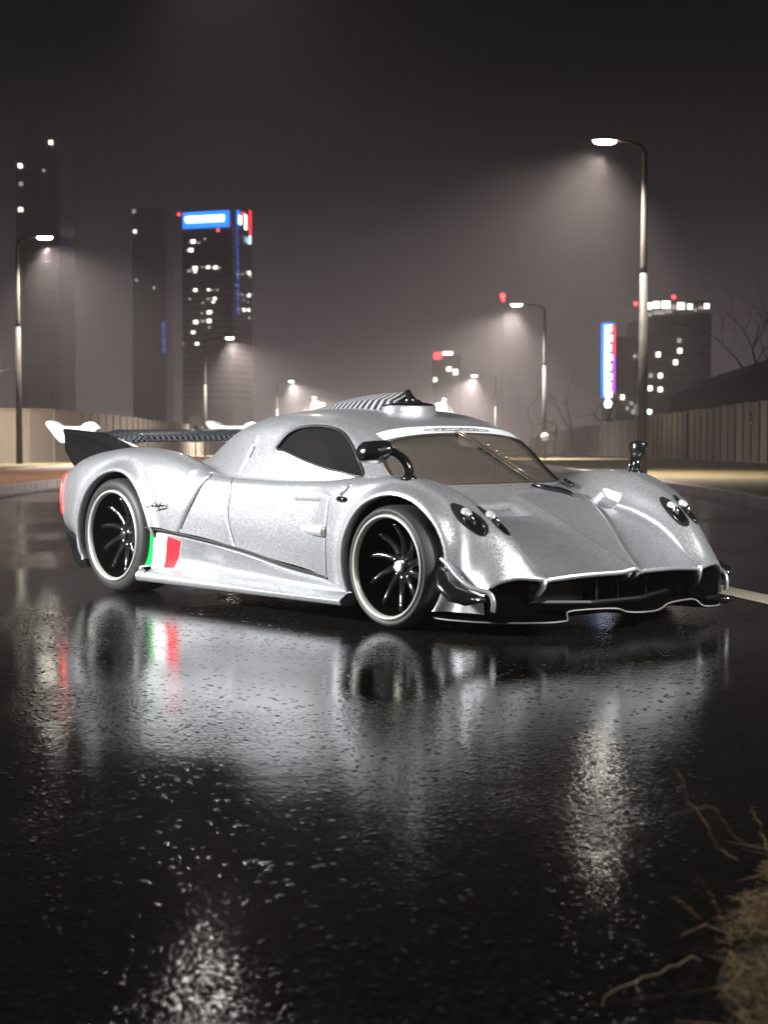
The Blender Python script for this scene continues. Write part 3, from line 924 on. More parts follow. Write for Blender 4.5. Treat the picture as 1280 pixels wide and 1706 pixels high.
# tricolour on the near skirt
def quad_patch(chart, c, off, name, m, parent, s, n=8):
    (a, b, d, e) = [np.array(q, float) for q in c]          # top-left, top-right, bottom-right, bottom-left
    UV = [(a * (1 - u) + b * u) * (1 - v) + (e * (1 - u) + d * u) * v for v in np.linspace(0, 1, n) for u in np.linspace(0, 1, n)]
    V = mirror(chart.at(UV, off), s)
    return mesh(name, V, grid_faces(n, n, s > 0), m, parent)
for name, m, c in (('flag_green_stripe', 'green', [(-1.098, .418), (-.98, .410), (-.992, .186), (-1.098, .180)]),
                   ('flag_white_stripe', 'flagwhite', [(-.978, .410), (-.832, .396), (-.856, .194), (-.990, .186)]),
                   ('flag_red_stripe', 'red', [(-.830, .396), (-.690, .372), (-.752, .198), (-.854, .194)])):
    quad_patch(SKC, c, .003, name, M[m], car, -1)
# handwritten signature traced as pen strokes
def sig(u, v): return (-1.003 + (u - 190) / 860 * .205, .622 - (v - 180) / 380 * .072)
SIGN = [[(190, 375), (240, 430), (290, 480), (330, 380), (345, 240)], [(300, 470), (370, 330), (425, 235)], [(200, 380), (330, 385), (470, 385), (520, 350)],
        [(370, 410), (380, 350), (420, 390), (450, 355), (480, 385)], [(540, 370), (575, 280), (560, 370), (600, 345), (630, 330)], [(540, 378), (690, 370)],
        [(650, 440), (690, 360), (775, 190), (720, 300), (700, 380)], [(720, 350), (770, 310), (780, 350), (810, 320), (820, 400)], [(830, 355), (880, 310), (900, 350), (960, 330), (1000, 345), (1020, 300), (1025, 290)],
        [(575, 550), (620, 500), (720, 475), (800, 455), (900, 440), (990, 410), (1020, 370)]]
mb = MB()
for st_ in SIGN:
    P = mirror(SIDE.at([sig(*q) for q in spline(st_, 4 * len(st_))], .0075), -1)
    mb.tube(P, .0028, 4)
mb.build('signature', M['ink'], car)

# ---- rear: fascia, tail lights, diffuser
G = BG[1]
ring = np.vstack([mirror(BG[-1][0], -1)[::-1], G[0][1:]])
c = np.array([ring[:, 0].mean() + .02, 0, .55])
V = [tuple(p) for p in ring[::4]]; n = len(V)
V += [tuple(p * .96 + c * .04 + np.array([.01, 0, 0])) for p in ring[::4]] + [tuple(c)]
Fc = [(i, i + 1, n + i + 1, n + i) for i in range(n - 1)] + [(n + i, n + i + 1, 2 * n) for i in range(n - 1)]
mesh('rear_fascia', V, Fc, M['paint'], car)
for s in (-1, 1):
    e = BG[s][0]
    P = mirror(e[[k for k in range(128, 176, 4)]], s) + np.array([-.004, 0, 0])
    V, Fc = tube_vf(P, [.004] + [.008] * (len(P) - 2) + [.004], 8)
    mesh('tail_light', V, Fc, M['tail'], car)
mb = MB()
for s in (-1, 1):
    V = [(-2.16, s * 1.02, .36), (-1.90, s * 1.07, .30), (-1.80, s * 1.06, .14), (-1.95, s * 1.03, .12), (-2.08, s * 1.0, .15), (-2.14, s * .98, .22)]
    V += [(a, b - s * .5, c_) for a, b, c_ in V]
    mb.add(V, [(0, 1, 2, 3, 4, 5), (11, 10, 9, 8, 7, 6)] + [(i, i + 6, (i + 1) % 6 + 6, (i + 1) % 6) for i in range(6)])
mb.box((-2.05, 0, .24), (.25, 1.1, .2))
mb.build('diffuser', M['satin_black'], car)
mb = MB(); mb.box((0, 0, .16), (3.7, 1.36, .06)); mb.box((0, 0, .22), (1.86, 2.0, .03))
mb.build('floor_pan', M['void'], car)

# ---- rear wing
from types import SimpleNamespace
def plate(name, XZ, y0, y1, m, parent, bev=.0):
    """outline in x,z given thickness in y; points may carry their own y offset"""
    n = len(XZ)
    V = [(p[0], y0 + (p[2] if len(p) > 2 else 0), p[1]) for p in XZ] + [(p[0], y1 + (p[2] if len(p) > 2 else 0), p[1]) for p in XZ]
    Fc = [tuple(range(n)), tuple(range(n, 2 * n))[::-1]] + [(i, (i + 1) % n + 0, (i + 1) % n + n, i + n) for i in range(n)]
    return mesh(name, V, Fc, m, parent, False)
wingr = empty('rear_wing'); wingr.parent = car
V = []
nw = 40
for i in range(nw + 1):
    yy = -.76 + 1.52 * i / nw
    dz = -.030 * max(0, abs(yy) / .76 - .75) * 4 if abs(yy) > .57 else 0
    cx = -2.0 + .12 * max(0, abs(yy) - .5)
    for a, b in ((.17, -.012), (.155, .014), (.08, .034), (-.05, .052), (-.20, .064), (-.20, .054), (-.05, .030), (.08, .000), (.15, -.022)):
        V.append((cx + a, yy, 1.005 + b + dz))
mesh('wing_blade', V, grid_faces(nw + 1, 9) + [(i * 9 + 8, i * 9, (i + 1) * 9, (i + 1) * 9 + 8) for i in range(nw)], M['check'], wingr)
for s in (-1, 1):
    XZ = [(-2.55, 1.075), (-2.30, 1.062), (-2.06, 1.050), (-1.85, 1.010), (-1.62, .955), (-1.62, .90), (-1.90, .88), (-2.10, .86), (-2.36, .80), (-2.52, .92), (-2.53, 1.04)]
    V = []
    n = len(XZ)
    bul = [0, .0, .0, 0, 0, .0, .02, .03, .02, 0, 0]
    for t, g in ((0, 1.0), (.2, 1.0), (.8, 1.0), (1, 1.0)):
        for (a, b), q in zip(XZ, bul): V.append((a, s * (.75 + .055 * t + q), b - (0.012 if t in (0, 1) and b > 1.0 else 0)))
    Fc = [tuple(range(n)), tuple(range(3 * n, 4 * n))[::-1]] + [(k * n + i, k * n + (i + 1) % n, (k + 1) * n + (i + 1) % n, (k + 1) * n + i) for k in range(3) for i in range(n)]
    mesh('wing_strut', V, Fc, M['gloss_black'], wingr, False)
    # pale brace along the strut's outer face
    V, Fc = tube_vf([(-2.50, s * .80, 1.03), (-2.25, s * .807, 1.015), (-2.0, s * .81, .965), (-1.85, s * .81, .92), (-1.80, s * .81, .895)], [.008, .022, .036, .045, .048], 10, True, .35)
    mesh('strut_moulding', V, Fc, M['gloss_black'], wingr)
    F2 = [(-2.93, 1.105), (-2.91, 1.128), (-2.86, 1.132), (-2.80, 1.122), (-2.74, 1.100), (-2.68, 1.094), (-2.42, 1.094), (-2.37, 1.112), (-2.32, 1.124), (-2.27, 1.118), (-2.20, 1.075), (-2.30, 1.03), (-2.50, .94), (-2.53, .90), (-2.58, .945), (-2.63, .965), (-2.72, .972), (-2.80, 1.015), (-2.87, 1.06)]
    F2 = spline(F2, 76, True)
    n = len(F2); cc = F2.mean(0)
    V = []
    for t, g in ((-.022, .93), (-.016, .985), (0, 1.0), (.016, .985), (.022, .93)):
        for p in F2:
            q = cc + (p - cc) * g
            V.append((q[0], s * (.715 + t) , q[1]))
    Fc = [tuple(range(n)), tuple(range(4 * n, 5 * n))[::-1]] + [(k * n + i, k * n + (i + 1) % n, (k + 1) * n + (i + 1) % n, (k + 1) * n + i) for k in range(4) for i in range(n)]
    mesh('end_fin', V, Fc, M['white'], wingr, False)
# ---- wheels
def wheel(name, cx, s, ro, rr, width, nut, label=None):
    w_ = empty(name, (cx, s * 1.115, ro)); w_.parent = car
    k = -s                                     # +k points to the car's centre plane
    pr = [(rr - .004, .012), (rr + .006, .002), (rr + .020, -.003), (rr + (ro - rr) * .6, .000), (ro - .014, .012), (ro - .004, .030), (ro, .055), (ro, width - .055), (ro - .004, width - .03), (ro - .02, width - .008), (rr + .02, width), (rr - .004, width - .01)]
    V, Fc = lathe_y([(r, k * yy) for r, yy in pr], 96)
    mesh('tyre', V, Fc, M['rubber'], w_)
    pr = [(rr + .001, .010), (rr - .002, -.004), (rr - .008, -.008), (rr - .014, -.004), (rr - .020, .006), (rr - .022, .022)]
    V, Fc = lathe_y([(r, k * yy) for r, yy in pr], 96)
    rim = mesh('rim', V, Fc, M['rim'], w_)
    V, Fc = lathe_y([(rr - .021, k * .02), (rr - .034, k * .06), (rr - .05, k * .14), (rr - .06, k * .20), (.0, k * .20)], 72)
    mesh('barrel', V, Fc, M['void'], rim)
    ns = 10
    for i in range(ns):
        a = 2 * pi * i / ns + .2
        P = []
        for t in np.linspace(0, 1, 7):
            r = .045 + (rr - .045 - .042) * t
            q = a + .26 * t ** 1.6 * (-s)
            P.append((r * cos(q), k * (.135 - .05 * t ** 2), r * sin(q)))
        V, Fc = tube_vf(P, np.interp(np.linspace(0, 1, 7), [0, .5, 1], [.030, .021, .020]), 6, True)
        mesh('spoke', V, Fc, M['gloss_black'], w_)
    V, Fc = lathe_y([(0, k * .098), (.030, k * .100), (.052, k * .112), (.058, k * .135), (.062, k * .18)], 32)
    mesh('hub', V, Fc, M['gloss_black'], w_)
    V, Fc = lathe_y([(0, k * .078), (.026, k * .079), (.032, k * .086), (.034, k * .11)], 24)
    mesh('centre_nut', V, Fc, M[nut], w_)
    return w_
for s in (-1, 1):
    wheel('wheel', 1.385, s, .337, .288, .27, 'nut_white')
    wheel('wheel', -1.40, s, .375, .300, .33, 'nut_black')
for w_ in [o for o in car.children if o.name.startswith('wheel') and o.type == 'EMPTY']: pass
# ================================================================== THE PLACE
def gz(y):
    """height of the ground: level to 25 m, then falling gently away"""
    if y < 25: return 0.0
    if y < 60: return -.012 * (y - 25)
    return -.42 - .015 * (y - 60)

def pix(px, py, d):
    """the place seen at photograph position (px, py), d metres ahead"""
    return ((px - 640) / F_PX * d, d, CAM_Z + (YH - py) / F_PX * d)

def sheet(name, x0, x1, ys, z_off, m, kind='structure', parent=None, nx=1):
    V, Fc = [], []
    for y_ in ys:
        for i in range(nx + 1):
            V.append((x0 + (x1 - x0) * i / nx, y_, gz(y_) + z_off))
    for j in range(len(ys) - 1):
        for i in range(nx):
            a = j * (nx + 1) + i
            Fc.append((a, a + 1, a + nx + 2, a + nx + 1))
    o = mesh(name, V, Fc, m, parent, False)
    if kind: o['kind'] = kind
    return o
YS = [-60, -20, 0, 10, 20, 25, 32, 40, 50, 60, 80, 110, 150, 200, 300, 420, 700]
KL, KR = -6.0, 4.84            # kerb lines left and right

m_ground = noisy(mat('dark_soil', (.03, .028, .022), .9), (.018, .018, .013), (.04, .036, .026), .8)
m_grass = noisy(mat('winter_grass', (.05, .05, .02), .9), (.085, .066, .026), (.15, .115, .045), 3.0, .5, .9, dist=.05)
m_walk = noisy(mat('orange_lit_paving', (.3, .15, .09), .6), (.34, .16, .09), (.46, .24, .14), 2.0, .15, .65)  # orange lamplight on the pavement is put into its colour
m_kerb = noisy(mat('kerb_stone', (.28, .25, .26), .6), (.26, .22, .24), (.40, .35, .37), 5, .2, .6)
m_fence = noisy(mat('fence_concrete', (.3, .26, .24), .75), (.23, .185, .165), (.36, .30, .275), 1.3, .2, .8, stretch=(1, 1, .35))
m_fence2 = noisy(mat('fence_concrete_pale', (.36, .32, .3), .75), (.32, .27, .25), (.44, .385, .36), 1.6, .2, .8, stretch=(1, 1, .35))
m_fence_l = noisy(mat('fence_concrete_tan', (.3, .26, .2), .75), (.26, .225, .18), (.36, .31, .25), 1.2, .2, .8, stretch=(1, 1, .4))
m_post = mat('fence_post_dark', (.05, .04, .035), .7)
m_line = noisy(mat('road_paint', (.62, .55, .42), .45), (.40, .35, .26), (.62, .55, .44), 26, .3, .45, dist=.004)
m_pole = noisy(mat('lamp_pole_steel', (.30, .29, .26), .5, spec=.15), (.022, .021, .017), (.038, .035, .028), 5, .0, .6)
m_head = mat('lamp_housing', (.16, .16, .15), .5, .3)
m_lens = mat('lamp_lens', (.9, .9, .85), .3, emit=(1, .94, .80), es=50)
m_lens.cycles.emission_sampling = 'AUTO'
m_lens2 = mat('lamp_lens_streak', (.9, .9, .85), .3, emit=(1, .96, .88), es=110)  # brighter lens for the added lamp that streaks the road
m_lens2.cycles.emission_sampling = 'AUTO'
m_dark = mat('facade_dark_glass', (.30, .29, .31), .28, .8)
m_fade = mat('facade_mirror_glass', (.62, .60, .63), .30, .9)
m_dark2 = mat('facade_band', (.16, .155, .17), .4, .5)
m_winlit = mat('window_lit', (.8, .8, .75), .4, emit=(1, .97, .84), es=4.5)
m_windim = mat('window_dim', (.3, .3, .3), .4, emit=(1, .92, .82), es=.55)
m_bark = mat('bark_dark', (.035, .03, .025), .85)
m_bark2 = mat('bark_reddish', (.14, .09, .075), .85)

sheet('ground', -400, 400, YS, -.12, m_ground)
road = sheet('road', KL, KR, YS, 0, M['asphalt'])
sheet('grass_verge', KR + .16, 13.6, YS, .115, m_grass)
sheet('pavement', -10.2, KL - .16, YS, .11, m_walk)
sheet('left_verge', -60, -10.2, YS, .105, m_grass)
sheet('gutter', KL, KL + .35, YS, .004, noisy(mat('gutter_concrete', (.16, .15, .15), .3), (.10, .10, .10), (.18, .17, .17), 6, .1, .3))

# kerbs: single stones near enough to tell apart, one strip beyond
def kerb(name, x0, x1, ya, yb, ln, label, cat):
    k = empty(name, ((x0 + x1) / 2, ya, 0)); tag(k, label, cat)
    k['kind'] = 'structure'
    me = None
    y_ = ya; i = 0
    while y_ < yb:
        if me is None:
            mb = MB()
            w, h, l2 = (x1 - x0) / 2, .15, ln / 2 - .008
            b = .015
            pf = [(-w, -.1), (-w, h - b), (-w + b, h), (w - b, h), (w, h - b), (w, -.1)]
            V = [(px, -l2, pz) for px, pz in pf] + [(px, l2, pz) for px, pz in pf]
            mb.add(V, [tuple(range(6)), tuple(range(6, 12))[::-1]] + [(i_, i_ + 6, (i_ + 1) % 6 + 6, (i_ + 1) % 6) for i_ in range(6)])
            o = mb.build('kerb_stone', m_kerb, k); me = o.data
        else:
            o = bpy.data.objects.new('kerb_stone', me); COL.objects.link(o); o.parent = k
        o.location = (random.uniform(-.004, .004), y_ - ya + ln / 2, gz(y_ + ln / 2) + random.uniform(-.006, .004))
        o.rotation_euler = (math.atan2(gz(y_ + ln) - gz(y_), ln), 0, random.uniform(-.004, .004))
        y_ += ln; i += 1
    mb = MB()
    ys = [y_] + [q for q in YS if q > y_]
    for a, b in zip(ys[:-1], ys[1:]):
        V = []
        for q in (a, b): V += [(x0 - (x0 + x1) / 2, q - ya, gz(q) - .1), (x0 - (x0 + x1) / 2, q - ya, gz(q) + .15), (x1 - (x0 + x1) / 2, q - ya, gz(q) + .15), (x1 - (x0 + x1) / 2, q - ya, gz(q) - .1)]
        mb.add(V, [(0, 1, 5, 4), (1, 2, 6, 5), (2, 3, 7, 6)])
    o = mb.build('far_kerb', m_kerb, k)
    return k
kerb('kerb', KR, KR + .16, 3, 60, 1.0, 'purple grey kerb of separate stones edging the grass on the right', 'kerb')
kerb('kerb', KL - .16, KL, 20, 60, 1.0, 'pale kerb stones edging the orange pavement behind the car tail', 'kerb')

# painted lane line beside the nose of the car
V = []
P0, P1 = np.array([2.18, 13.0]), np.array([2.66, 11.0])
P0 = np.array([2.487 - .1866 * 9, 11.66 + .7688 * 9]); P1 = np.array([2.487 + .1866 * 4, 11.66 - .7688 * 4])
dr = (P1 - P0) / np.linalg.norm(P1 - P0); nr_ = np.array([-dr[1], dr[0]])
for t in np.linspace(0, 1, 14):
    p = P0 + (P1 - P0) * t
    for sgn in (0, 1): q = p - nr_ * .26 * sgn * 1.0; V.append((q[0], q[1], .004))
ln_ = mesh('lane_marking', V, grid_faces(14, 2, True), m_line, None, False); ln_['kind'] = 'structure'

# ---- fences
def fence(name, pts, panel, height, mats, post_m, label, base=-.05, post_w=.12, hvar=0):
    f_ = empty(name, (pts[0][0], pts[0][1], 0)); tag(f_, label, 'fence')
    P = spline([(a, b, 0) for a, b in pts], 300)[:, :2]
    d = np.r_[0, np.cumsum(np.hypot(*np.diff(P, axis=0).T))]
    n = int(d[-1] / panel); shared = {}
    for i in range(n):
        s0 = i * panel
        a = np.array([np.interp(s0, d, P[:, 0]), np.interp(s0, d, P[:, 1])]); b = np.array([np.interp(s0 + panel, d, P[:, 0]), np.interp(s0 + panel, d, P[:, 1])])
        c_ = (a + b) / 2; ang = math.atan2(b[1] - a[1], b[0] - a[0])
        kind = i % len(mats)
        if ('p', kind) not in shared:
            mb = MB(); w = panel - post_w - .02
            mb.box((0, 0, height / 2 + base), (w, .07, height))
            mb.box((0, .0, height + base + .03), (w, .12, .06))
            mb.box((0, 0, .10 + base), (w - .02, .13, .2))
            o = mb.build('panel', mats[kind], f_); shared[('p', kind)] = o.data
        else:
            o = bpy.data.objects.new('panel', shared[('p', kind)]); COL.objects.link(o); o.parent = f_
        o.location = (c_[0] - pts[0][0], c_[1] - pts[0][1], gz(c_[1])); o.rotation_euler = (0, 0, ang + random.uniform(-.012, .012))
        o.scale = (1, 1, 1 + random.uniform(-hvar, hvar))
        if 'post' not in shared:
            mb = MB(); mb.box((0, 0, height / 2 + base), (post_w * .8, .16, height + .04)); mb.box((0, 0, .08 + base), (post_w, .22, .16))
            o = mb.build('post', post_m, f_); shared['post'] = o.data
        else:
            o = bpy.data.objects.new('post', shared['post']); COL.objects.link(o); o.parent = f_
        o.location = (a[0] - pts[0][0], a[1] - pts[0][1], gz(a[1])); o.rotation_euler = (0, 0, ang)
    return f_
FR_PTS = [(9.0, 8), (9.5, 24), (10.2, 38), (12.2, 52), (12.9, 60), (13.4, 75), (14.0, 100), (15.6, 145), (17.9, 200), (24, 290)]
fr_ = fence('concrete_fence', FR_PTS, 1.75, 2.25, [m_fence2, m_fence, m_fence, m_fence2, m_fence], m_post, 'tall grey pink concrete panel fence with dark posts running along the right verge', hvar=.012)
fl_ = fence('concrete_fence', [(-30, 54), (-19, 62), (-12.9, 66), (-11.9, 80), (-12.1, 110), (-12.4, 150), (-12.5, 230)], 1.9, 2.05, [m_fence_l], m_fence_l, 'tan concrete panel fence on the left, seen above and below the rear wing', hvar=.01)

# notice on the fence
def notice(name, px0, px1, py0, py1, d, label, marks, post=None):
    a = pix(px0, py1, d); b = pix(px1, py0, d)
    w, h = b[0] - a[0], b[2] - a[2]
    root = empty(name, ((a[0] + b[0]) / 2, d, a[2])); tag(root, label, 'sign')
    mb = MB(); mb.box((0, 0, h / 2), (w, .03, h)); mb.build('board', mat('sign_board', (.62, .58, .56), .5), root)
    mb = MB()
    for (cx, cz, ww, hh) in marks: mb.box((cx * w, -.019, cz * h), (ww * w, .006, hh * h))
    mb.build('printed_marks', mat('sign_print', (.16, .12, .12), .6), root)
    if post:
        mb = MB(); mb.tube([(0, .05, gz(d) - a[2]), (0, .05, h)], .035, 8); mb.build('sign_post', m_pole, root)
    return root
notice('notice', 1243, 1258, 677, 708, 51.2, 'small white notice with dark print fixed to the right fence', [(0, .70, .5, .07), (.0, .55, .3, .2), (.12, .3, .22, .18), (-.15, .3, .12, .1)])
notice('notice', 316, 336, 693, 737, 100, 'white rectangular sign on a post behind the rear wing, beside the second left lamp', [(0, .5, .36, .30)], True)

# ---- street lamps
def street_lamp(px, head_d, H, side, power, label, arm=.9, off=None, detail=True, lens=None, spot=True, base_x=None):
    """pole on its own spot, head reaching over the road"""
    g = gz(head_d)
    x_ = off if off is not None else (px - 640) / F_PX * head_d
    root = empty('street_lamp', (x_, head_d, g)); tag(root, label, 'street lamp', 'street lamps along both sides of the road')
    seg = 12 if detail else 8
    mb = MB()
    mb.tube([(0, 0, 0), (0, 0, H * .62)], [.110, .092], seg); mb.tube([(0, 0, H * .62), (0, 0, H * .64), (0, 0, H - .12)], [.082, .076, .058], seg)
    if detail: mb.tube([(0, 0, 0), (0, 0, .05)], .2, seg)
    mb.build('pole', m_pole, root, True)
    a = arm * side
    V, Fc = tube_vf([(0, 0, H - .14), (a * .08, 0, H - .02), (a * .35, 0, H + .07), (a * .68, 0, H + .12)], [.06, .05, .04, .035], 8)
    mesh('arm', V, Fc, m_pole, root)
    n = 20
    V = [];
    for t, z_ in ((.35, .075), (.8, .06), (1, .01), (.98, -.02)):
        for k in range(n):
            q = 2 * pi * k / n
            V.append((a + .27 * t * cos(q), .14 * t * sin(q), H + .13 + z_ - side * .06 * cos(q) * t * .0))
    head = mesh('lamp_head', V, [(i * n + k, i * n + (k + 1) % n, (i + 1) * n + (k + 1) % n, (i + 1) * n + k) for i in range(3) for k in range(n)] + [tuple(range(n))], m_head, root)
    V = [];
    for t, z_ in ((.97, -.02), (.85, -.075), (.5, -.10), (.001, -.105)):
        for k in range(n):
            q = 2 * pi * k / n
            V.append((a + .27 * t * cos(q), .14 * t * sin(q), H + .13 + z_))
    mesh('lamp_lens', V, [(i * n + k, (i + 1) * n + k, (i + 1) * n + (k + 1) % n, i * n + (k + 1) % n) for i in range(3) for k in range(n)], lens or m_lens, head)
    if power:
        ld = bpy.data.lights.new('lamp_light', 'SPOT'); ld.energy = power; ld.color = (1, .92, .83)
        ld.spot_size = R(138); ld.spot_blend = 1.0; ld.shadow_soft_size = .16
        lo = bpy.data.objects.new('lamp_light', ld); COL.objects.link(lo); lo.parent = head
        lo.location = (a, 0, H - .14)
        lo.rotation_euler = (0, -side * R(20), 0)
    return root
W = LAMP_W
street_lamp(32, 60, 7.5, 1, W, 'tall street lamp nearest on the left, in front of the tan fence', .92)
street_lamp(342, 115, 7.5, 1, W * 2.4, 'second left street lamp, its pole rising behind the rear wing', 1.6)
street_lamp(462, 190, 7.5, 1, W * 5.5, 'third left street lamp, small and hazy above the cabin window', 1.5, detail=False)
street_lamp(508, 270, 8.0, 1, W * 13, 'distant left street lamp, upper one of the pair above the roof scoop', 1.4, detail=False)
street_lamp(526, 320, 8.3, 1, W * 13, 'farthest left street lamp, lower brighter one of the pair above the roof scoop', 1.3, detail=False)
street_lamp(1071, 40, 7.35, -1, W, 'tallest street lamp, rising on the right behind the front fender and far mirror', .88)
street_lamp(907, 85, 7.25, -1, W * 2.4, 'second right street lamp, left of the red and blue vertical sign', 1.33)
street_lamp(826, 170, 7.3, -1, W * 5.5, 'third right street lamp, faint pole above the far windscreen pillar', 2.0, detail=False)
street_lamp(754, 290, 8.3, -1, W * 13, 'distant right street lamp, upper one of the pair right of the roof scoop', 1.3, detail=False)
street_lamp(740, 340, 8.7, -1, W * 13, 'farthest right street lamp, lower one of the pair right of the roof scoop', 1.3, detail=False)
# lamps out of view, added to light the car, wet road and grass
def added_flood(x_, y_, H, aim, power, size, label, rad=.45):
    root = empty('added_flood_mast', (x_, y_, 0)); tag(root, label, 'floodlight')
    mb = MB(); mb.tube([(0, 0, 0), (0, 0, H)], [.09, .06], 10); mb.build('mast', m_pole, root, True)
    d = np.array(aim, float) - np.array([x_, y_, H]); L = np.linalg.norm(d)
    from mathutils import Vector
    h = bpy.data.objects.new('flood_head', None); COL.objects.link(h); h.parent = root; h.location = (0, 0, H)
    h.rotation_mode = 'QUATERNION'; h.rotation_quaternion = Vector(d).to_track_quat('-Z', 'Y')
    mb = MB(); mb.box((0, 0, .06), (1.1, .8, .16)); mb.build('housing', m_head, h)
    mb = MB(); mb.box((0, 0, -.03), (1.0, .7, .01)); mb.build('flood_glass', m_lens, h)
    ld = bpy.data.lights.new('added_flood_lamp', 'SPOT'); ld.energy = power; ld.color = (1, .985, .96); ld.spot_size = R(size); ld.spot_blend = .7; ld.shadow_soft_size = rad
    lo = bpy.data.objects.new('added_flood_lamp', ld); COL.objects.link(lo); lo.parent = h; lo.location = (0, 0, -.06 - 0.0)
    return root
added_flood(-8.6, 8.0, 4.6, (-.3, 11.6, .6), KEY_W, 40, 'added floodlight mast out of view on the left, key light for the car', .9)
added_flood(8.0, 5.5, 5.2, (.9, 10.6, .4), KEY_W * .42, 31, 'added floodlight mast out of view on the right, fill light for the nose', .8)

street_lamp(0, 33, 10.4, 1, 2000, 'added long armed street lamp, head unseen above the frame, for streaks on the wet road', 4.6, off=-7.9, lens=m_lens2)  # added lamp, placed so its reflection streaks the foreground road
street_lamp(0, 3.6, 7.0, -1, 1300, 'added street lamp out of view on the right, lighting the grass tuft', 1.2, off=6.0)  # added lamp, brightens the grass corner and glints on the right

# ---- road-side round sign on the second right pole, red beacon beyond
rs = empty('round_sign', pix(908, 728, 84.8)); tag(rs, 'small round white sign on the second right lamp pole', 'sign')
V, Fc = lathe_y([(0, -.02), (.17, -.02), (.185, 0), (.17, .02)], 20)
mesh('sign_disc', V, Fc, mat('round_sign_white', (.6, .6, .6), .5), rs)

# ---- buildings
def emis(name, c, s_): return mat(name, c, .5, emit=c, es=s_)
m_blue = emis('sign_blue', (.03, .22, 1.0), 2.2); m_cyan = emis('sign_ice_blue', (.45, .80, 1.0), 5.0)
m_redl = emis('sign_red', (1.0, .03, .05), 2.6); m_white = emis('sign_white', (.9, .95, 1.0), 5.5); m_beacon = emis('beacon_red', (1, .04, .05), 9)
m_bluedim = emis('strip_blue', (.12, .16, .75), .8); m_cool = emis('flood_cool', (.7, 1.0, .98), 9); m_magenta = emis('sign_violet', (.55, .06, .75), 1.8)
def block(name, px0, px1, py0, d, depth, rz, label, m=None, floors=None):
    """a building block: front spans px0..px1 with its top at py0"""
    a = pix(px0, py0, d); b = pix(px1, py0, d)
    root = empty(name, ((a[0] + b[0]) / 2, d, gz(d) - 1)); tag(root, label, 'building')
    h = a[2] - gz(d) + 1; w = b[0] - a[0]
    mb = MB(); mb.box((0, depth / 2, h / 2), (w, depth, h)); mb.build('wall', m or m_dark, root)
    return root, w, h
def cell(root, px, py, w, h, d, m, name='window', y=None, rz=0.0, yb=None):
    """a pane on the facade: picture position, size in photo pixels"""
    x_, y_, z_ = pix(px, py, d)
    mb = MB(); mb.box((0, 0, 0), (w / F_PX * d, .12, h / F_PX * d), rz)
    o = mb.build(name, m, root); o.location = (x_ - root.location.x, (y_ if yb is None else yb) - root.location.y - .08, z_ - root.location.z)
    return o

# tower with the blue band, turned so that two faces show
D1 = 300
tA = pix(305, 384, D1); tB = pix(388, 384, D1 - 4); tC = pix(421, 384, D1 + 14)
tw = empty('office_tower', (tB[0], tB[1], gz(D1) - 1)); tag(tw, 'dark office tower with glowing blue and red sign band and scattered lit windows', 'building')
zt_ = tB[2] - tw.location.z
def prism(pts, z0, z1):
    n = len(pts)
    V = [(p[0], p[1], z0) for p in pts] + [(p[0], p[1], z1) for p in pts]
    return V, [tuple(range(n))[::-1], tuple(range(n, 2 * n))] + [(i, (i + 1) % n, (i + 1) % n + n, i + n) for i in range(n)]
ox, oy = tw.location.x, tw.location.y
fp = [(tA[0] - ox, tA[1] - oy), (0, 0), (tC[0] - ox, tC[1] - oy), (tC[0] - ox - 7.5, tC[1] - oy + 12)]
V, Fc = prism(fp, 0, zt_); mesh('wall', V, Fc, m_dark, tw, False)
mb = MB()
nfl = 26
for i in range(nfl):
    z0 = zt_ - 1.2 - i * 1.05
    for (p, q) in ((fp[0], fp[1]), (fp[1], fp[2])):
        p, q = np.array(p), np.array(q); dd = (q - p) / np.linalg.norm(q - p); nn_ = np.array([dd[1], -dd[0]])
        c_ = (p + q) / 2 + nn_ * .04
        mb.box((c_[0], c_[1], z0), (np.linalg.norm(q - p) * .94, .06, .32), math.atan2(dd[1], dd[0]))
o = mb.build('floor_band', m_dark2, tw); o['kind'] = 'stuff'
def on_face(face, px, py, w, h, m, name='window', proud=.12):
    p, q = np.array(fp[face]), np.array(fp[face + 1])
    # where the sight line through px meets the facade
    dirx = (px - 640) / F_PX
    # solve (ox+p.x + t*(q-p).x) = dirx*(oy+p.y + t*(q-p).y)
    e = q - p
    t = (dirx * (oy + p[1]) - (ox + p[0])) / (e[0] - dirx * e[1])
    pos = p + e * t; dist = oy + pos[1]
    z_ = CAM_Z + (YH - py) / F_PX * dist - tw.location.z
    nn_ = np.array([e[1], -e[0]]); nn_ /= np.linalg.norm(nn_)
    pos = pos + nn_ * proud
    mb = MB(); mb.box((0, 0, 0), (w / F_PX * dist / max(.5, abs(e[0]) / np.linalg.norm(e)), .15, h / F_PX * dist))
    o = mb.build(name, m, tw); o.location = (pos[0], pos[1], z_); o.rotation_euler = (0, 0, math.atan2(e[1], e[0]))
    return o
z9 = lambda u, v: (290 + u * .1524, 340 + v * .1524)
band = on_face(0, 346.5, 369, 81, 27, m_blue, 'sign_band', .3)
on_face(0, 346, 368, 66, 11, m_cyan, 'sign_lettering', .5)
for i, q in enumerate(np.linspace(316, 374, 9)):
    on_face(0, q, 368 - .02 * (q - 316), 4.2, 7.5 if i % 3 else 5.5, m_white, 'letter', .7)
on_face(1, 396, 366, 13, 24, m_blue, 'sign_band', .3); on_face(1, 397, 369, 9, 14, m_white, 'sign_lettering', .5)
on_face(1, 406, 373, 8, 24, m_white, 'sign_lettering', .5); on_face(1, 404, 360, 10, 8, m_redl, 'red_panel', .3); on_face(1, 415.5, 374, 8, 40, m_redl, 'red_panel', .3)
on_face(1, 415, 402, 6, 13, m_cyan, 'blue_panel', .3)
